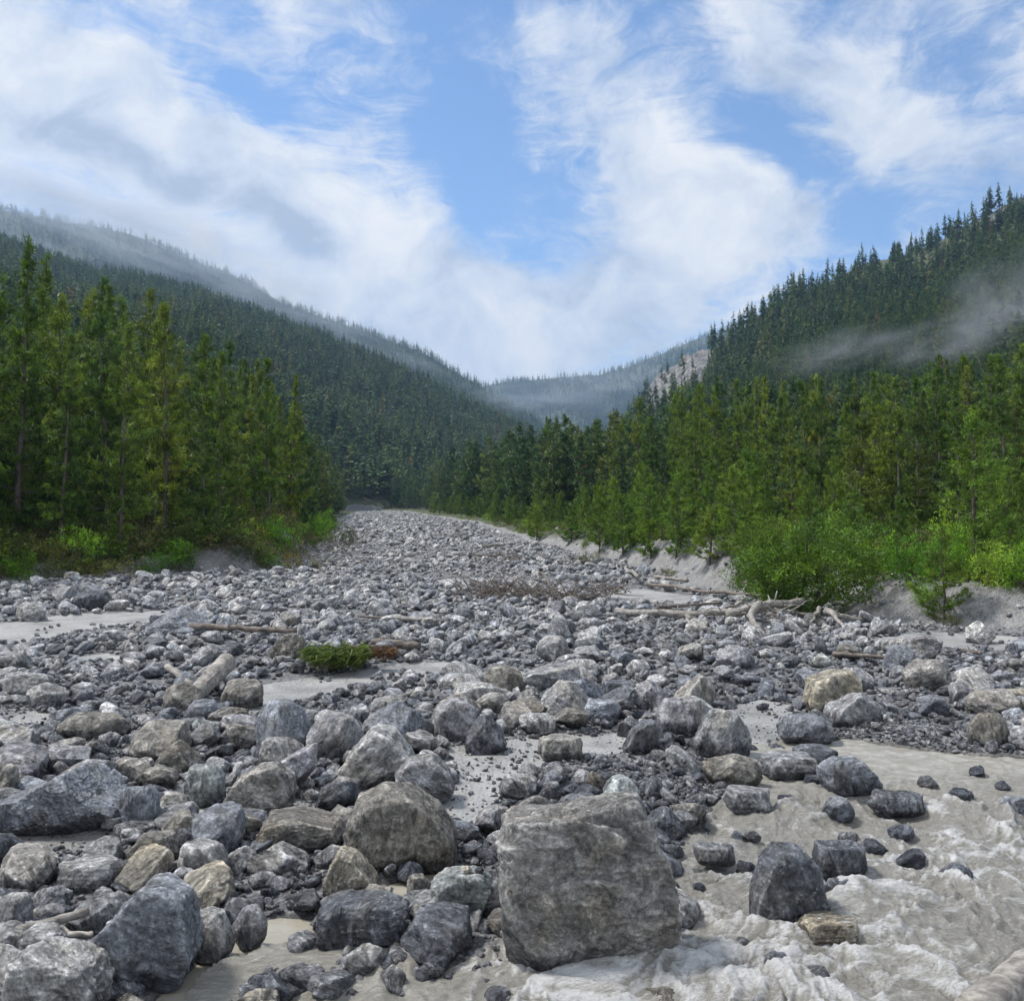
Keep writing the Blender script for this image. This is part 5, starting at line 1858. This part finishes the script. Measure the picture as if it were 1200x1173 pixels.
log([(630, 668, .15), (642, 682, .3), (650, 692, .1)], .04, .03, 'bent stick standing out of the brushwood tangle', M_driftdark, seed=20)
log([(748, 676, .3), (726, 660, .1)], .07, .06, 'slanting log on the upper stones before the pale gravel bank', M_drift, seed=21)
log([(768, 676, .12), (806, 680, .1)], .07, .06, 'short log lying at the near end of the pale gravel bank', M_drift, seed=22)


def tangle(px, py, wpx, hm, n, label, mat, seed, name='brushwood'):
    rg = np.random.default_rng(seed)
    x, y, z = on_ground(px, py)
    W = wpx * y / F
    g = Geo()
    for _ in range(n):
        a = rg.random() * 6.28
        L = rg.uniform(.25, .9) * W * .5
        c = np.array([rg.normal() * W * .25, rg.normal() * W * .18, abs(rg.normal()) * hm * .35])
        d_ = np.array([math.cos(a), math.sin(a) * .7, rg.uniform(-.15, .75)])
        P = c + np.linspace(0, 1, 5)[:, None] * d_ * L + np.cumsum(rg.normal(size=(5, 3)) * .05 * L, 0)
        P[:, 2] = np.maximum(P[:, 2], .02)
        r = rg.uniform(.006, .02)
        g.tube(P, np.linspace(r, r * .35, 5), 5)
    return obj(name, g.mesh(name, [mat], cname='shade'), loc=(x, y, z + .08), label=label, cat='dead branches', group='tangles of dead branches')


tangle(590, 702, 130, .28, 170, 'wide tangle of dead brown branches in the middle of the stone field', M_driftdark, 31)
tangle(664, 706, 90, .3, 90, 'spiky tangle of dead branches right of the wide one', M_driftdark, 32)
tangle(714, 700, 46, .4, 80, 'rounded clump of dead twigs at the end of the flat trunk', M_driftdark, 33)
tangle(905, 735, 60, .4, 40, 'pale broken roots under the forked trunk of the log pile', M_drift, 34)
tangle(815, 738, 30, .5, 26, 'pale upturned roots under the flat trunk', M_drift, 35)
tangle(540, 632, 60, .8, 60, 'dark brush heap far up the stone field', M_driftdark, 36)
tangle(590, 660, 60, .5, 50, 'low brush heap on the upper stones left of the bend', M_driftdark, 37)
tangle(395, 650, 60, 1.0, 70, 'fallen dead branches hanging down the cut of the left bank', M_driftdark, 38)

# the green bough with its withered brown end
bx, by, bz = on_ground(392, 786)
bough = obj('pine_bough', None, loc=(bx, by, bz + .1), label='fallen green pine bough with withered brown end lying on the silt', cat='pine bough')


def spray(L, n, seed, mats, droop=.4, blen=.16):
    rg = np.random.default_rng(seed)
    g = Geo()
    V, T, S = [], [], []
    for _ in range(n):
        t_ = rg.random() ** .8
        a = rg.normal() * .9
        fan = math.sin(t_ * 21 + rg.normal() * .3)
        c = np.array([L * t_, rg.normal() * .16 * L - .05, .26 + .08 * fan + .07 * rg.normal() - .10 * t_])
        d_ = np.array([-.55 + .5 * rg.normal(), -.6 * abs(math.cos(a)), -droop * rg.uniform(-.3, 1.2)])
        d_ /= np.linalg.norm(d_)
        s_ = np.cross(d_, rg.normal(size=3))
        s_ /= np.linalg.norm(s_)
        q = len(V)
        V += [c - s_ * .009, c + s_ * .009, c + d_ * blen * rg.uniform(.7, 1.6)]
        T.append((q, q + 1, q + 2))
        S += [rg.random()] * 3
    g.add(np.array(V), T, None, np.array(S))
    return g.mesh('needles', mats, False, 'shade')


scb = by / F
nm = spray(62 * scb, 4200, 51, [M_needle], .6, .17)
o1 = obj('green_needles', nm, bough)
bough.scale = (1.1, 1.1, .72)
bough.rotation_euler = (0, R(-4), R(12))
o1.location = (-26 * scb, 0, .0)
nm2 = spray(34 * scb, 1500, 52, [M_brown], .4, .13)
o2 = obj('withered_needles', nm2, bough, label='rust brown withered needles at the broken end')
o2.location = (36 * scb, .1, .02)
o2.scale = (.9, .7, .6)
g = Geo()
g.tube([(-28 * scb, 0, .22), (10 * scb, .05, .33), (62 * scb, .12, .25)], [.012, .03, .045], 6)
for q in range(14):
    x_ = rng.uniform(-20, 60) * scb
    g.tube([(x_, .04, .3), (x_ + .1, rng.normal() * .25, .2 + rng.normal() * .1)], [.012, .004], 4)
obj('branch', g.mesh('branch', [M_driftdark], cname='shade'), bough)

# two pebbles on the greenish boulder
hb_ = next(h for h in HEROES if h[4] == 'the greenish boulder')

# ------------------------------------------------------------------ air
def volume_mat(name, dens, col, aniso=0.2):
    m = bpy.data.materials.new(name)
    m.use_nodes = True
    t = NT(m.node_tree)
    out = t.n('ShaderNodeOutputMaterial')
    v = t.n('ShaderNodeVolumePrincipled')
    v.inputs['Color'].default_value = (*col, 1)
    v.inputs['Density'].default_value = dens
    v.inputs['Anisotropy'].default_value = aniso
    t.l(v.outputs[0], out.inputs['Volume'])
    return m


def soft_mist(name, dens, col):
    """a bank of mist that thins out to nothing before its edge"""
    m = volume_mat(name, dens, col, .3)
    t = NT.__new__(NT)
    t.t = m.node_tree
    v = next(n_ for n_ in m.node_tree.nodes if n_.type == 'PRINCIPLED_VOLUME')
    tc_ = t.n('ShaderNodeTexCoord')
    O = tc_.outputs['Object']
    ln = t.vmath('LENGTH', O)
    fall = t.mapr(ln, 1.0, .15)
    off = t.n('ShaderNodeObjectInfo')
    nz_ = t.noise(t.vmath('ADD', O, off.outputs['Location']), 1.9, 4, .6, .5)
    dn = t.math('MULTIPLY', fall, t.mapr(nz_, .38, .66))
    t.l(t.math('MULTIPLY', dn, dens), v.inputs['Density'])
    m.cycles.volume_step_rate = 1.0
    return m


M_haze = volume_mat('valley_air', .00018, (.45, .68, 1.0))
zlo = -3.0
bb = [(-2700, -60, zlo), (2700, -60, zlo), (2700, 3700, zlo), (-2700, 3700, zlo)]
top = 545.0
V = bb + [(a, b, top) for a, b, _ in bb]
hz = mesh_np('haze', np.array(V, float), np.array([[0, 3, 2, 1], [4, 5, 6, 7], [0, 1, 5, 4], [1, 2, 6, 5], [2, 3, 7, 6], [3, 0, 4, 7]]), [M_haze], False)
obj('haze', hz, kind='stuff', label='thin bluish haze filling the valley', cat='haze')

M_mist = soft_mist('drifting_mist', .008, (.80, .90, 1.0))
MISTS = [  # px, py, distance, half width px, half height px
    (60, 268, 1120, 150, 22), (200, 300, 1120, 140, 24), (330, 352, 1080, 110, 22), (440, 405, 1080, 80, 16),
    (40, 225, 1330, 170, 26), (130, 245, 1330, 170, 26), (230, 285, 1330, 130, 30), (330, 335, 1300, 90, 22),
    (640, 462, 1240, 80, 14), (710, 462, 1240, 60, 18), (600, 470, 1240, 60, 12), (745, 435, 1240, 40, 16), (690, 446, 1240, 60, 9),
    (1175, 362, 205, 70, 30), (1230, 345, 215, 60, 34), (1110, 398, 180, 80, 15), (985, 412, 200, 80, 12), (1200, 380, 190, 90, 22),
]
M_mistw = soft_mist('ridge_cloud', .011, (.88, .93, 1.0))
M_near = soft_mist('near_mist', .036, (.88, .93, 1.0))
for k, (px, py, D, wpx, hpx) in enumerate(MISTS):
    u, v = ray(px, py)
    V, T = ico(3)
    a = wpx * D / F * 1.35
    b = hpx * D / F * (1.7 if D > 600 else 2.6)
    me = mesh_np('mist', V, T, [(M_mistw if D > 1250 else M_mist) if D > 600 else M_near])
    o = obj('mist', me, kind='stuff', label='thin drifting mist bank clinging to the wooded slope', cat='mist')
    o.scale = (a, a * .55 if D > 600 else a * .7, b)
    o.location = (u * D, D, CAM.z + v * D)
    o.rotation_euler = (0, R(18) if px < 560 else (R(-14) if px > 900 else 0), 0)
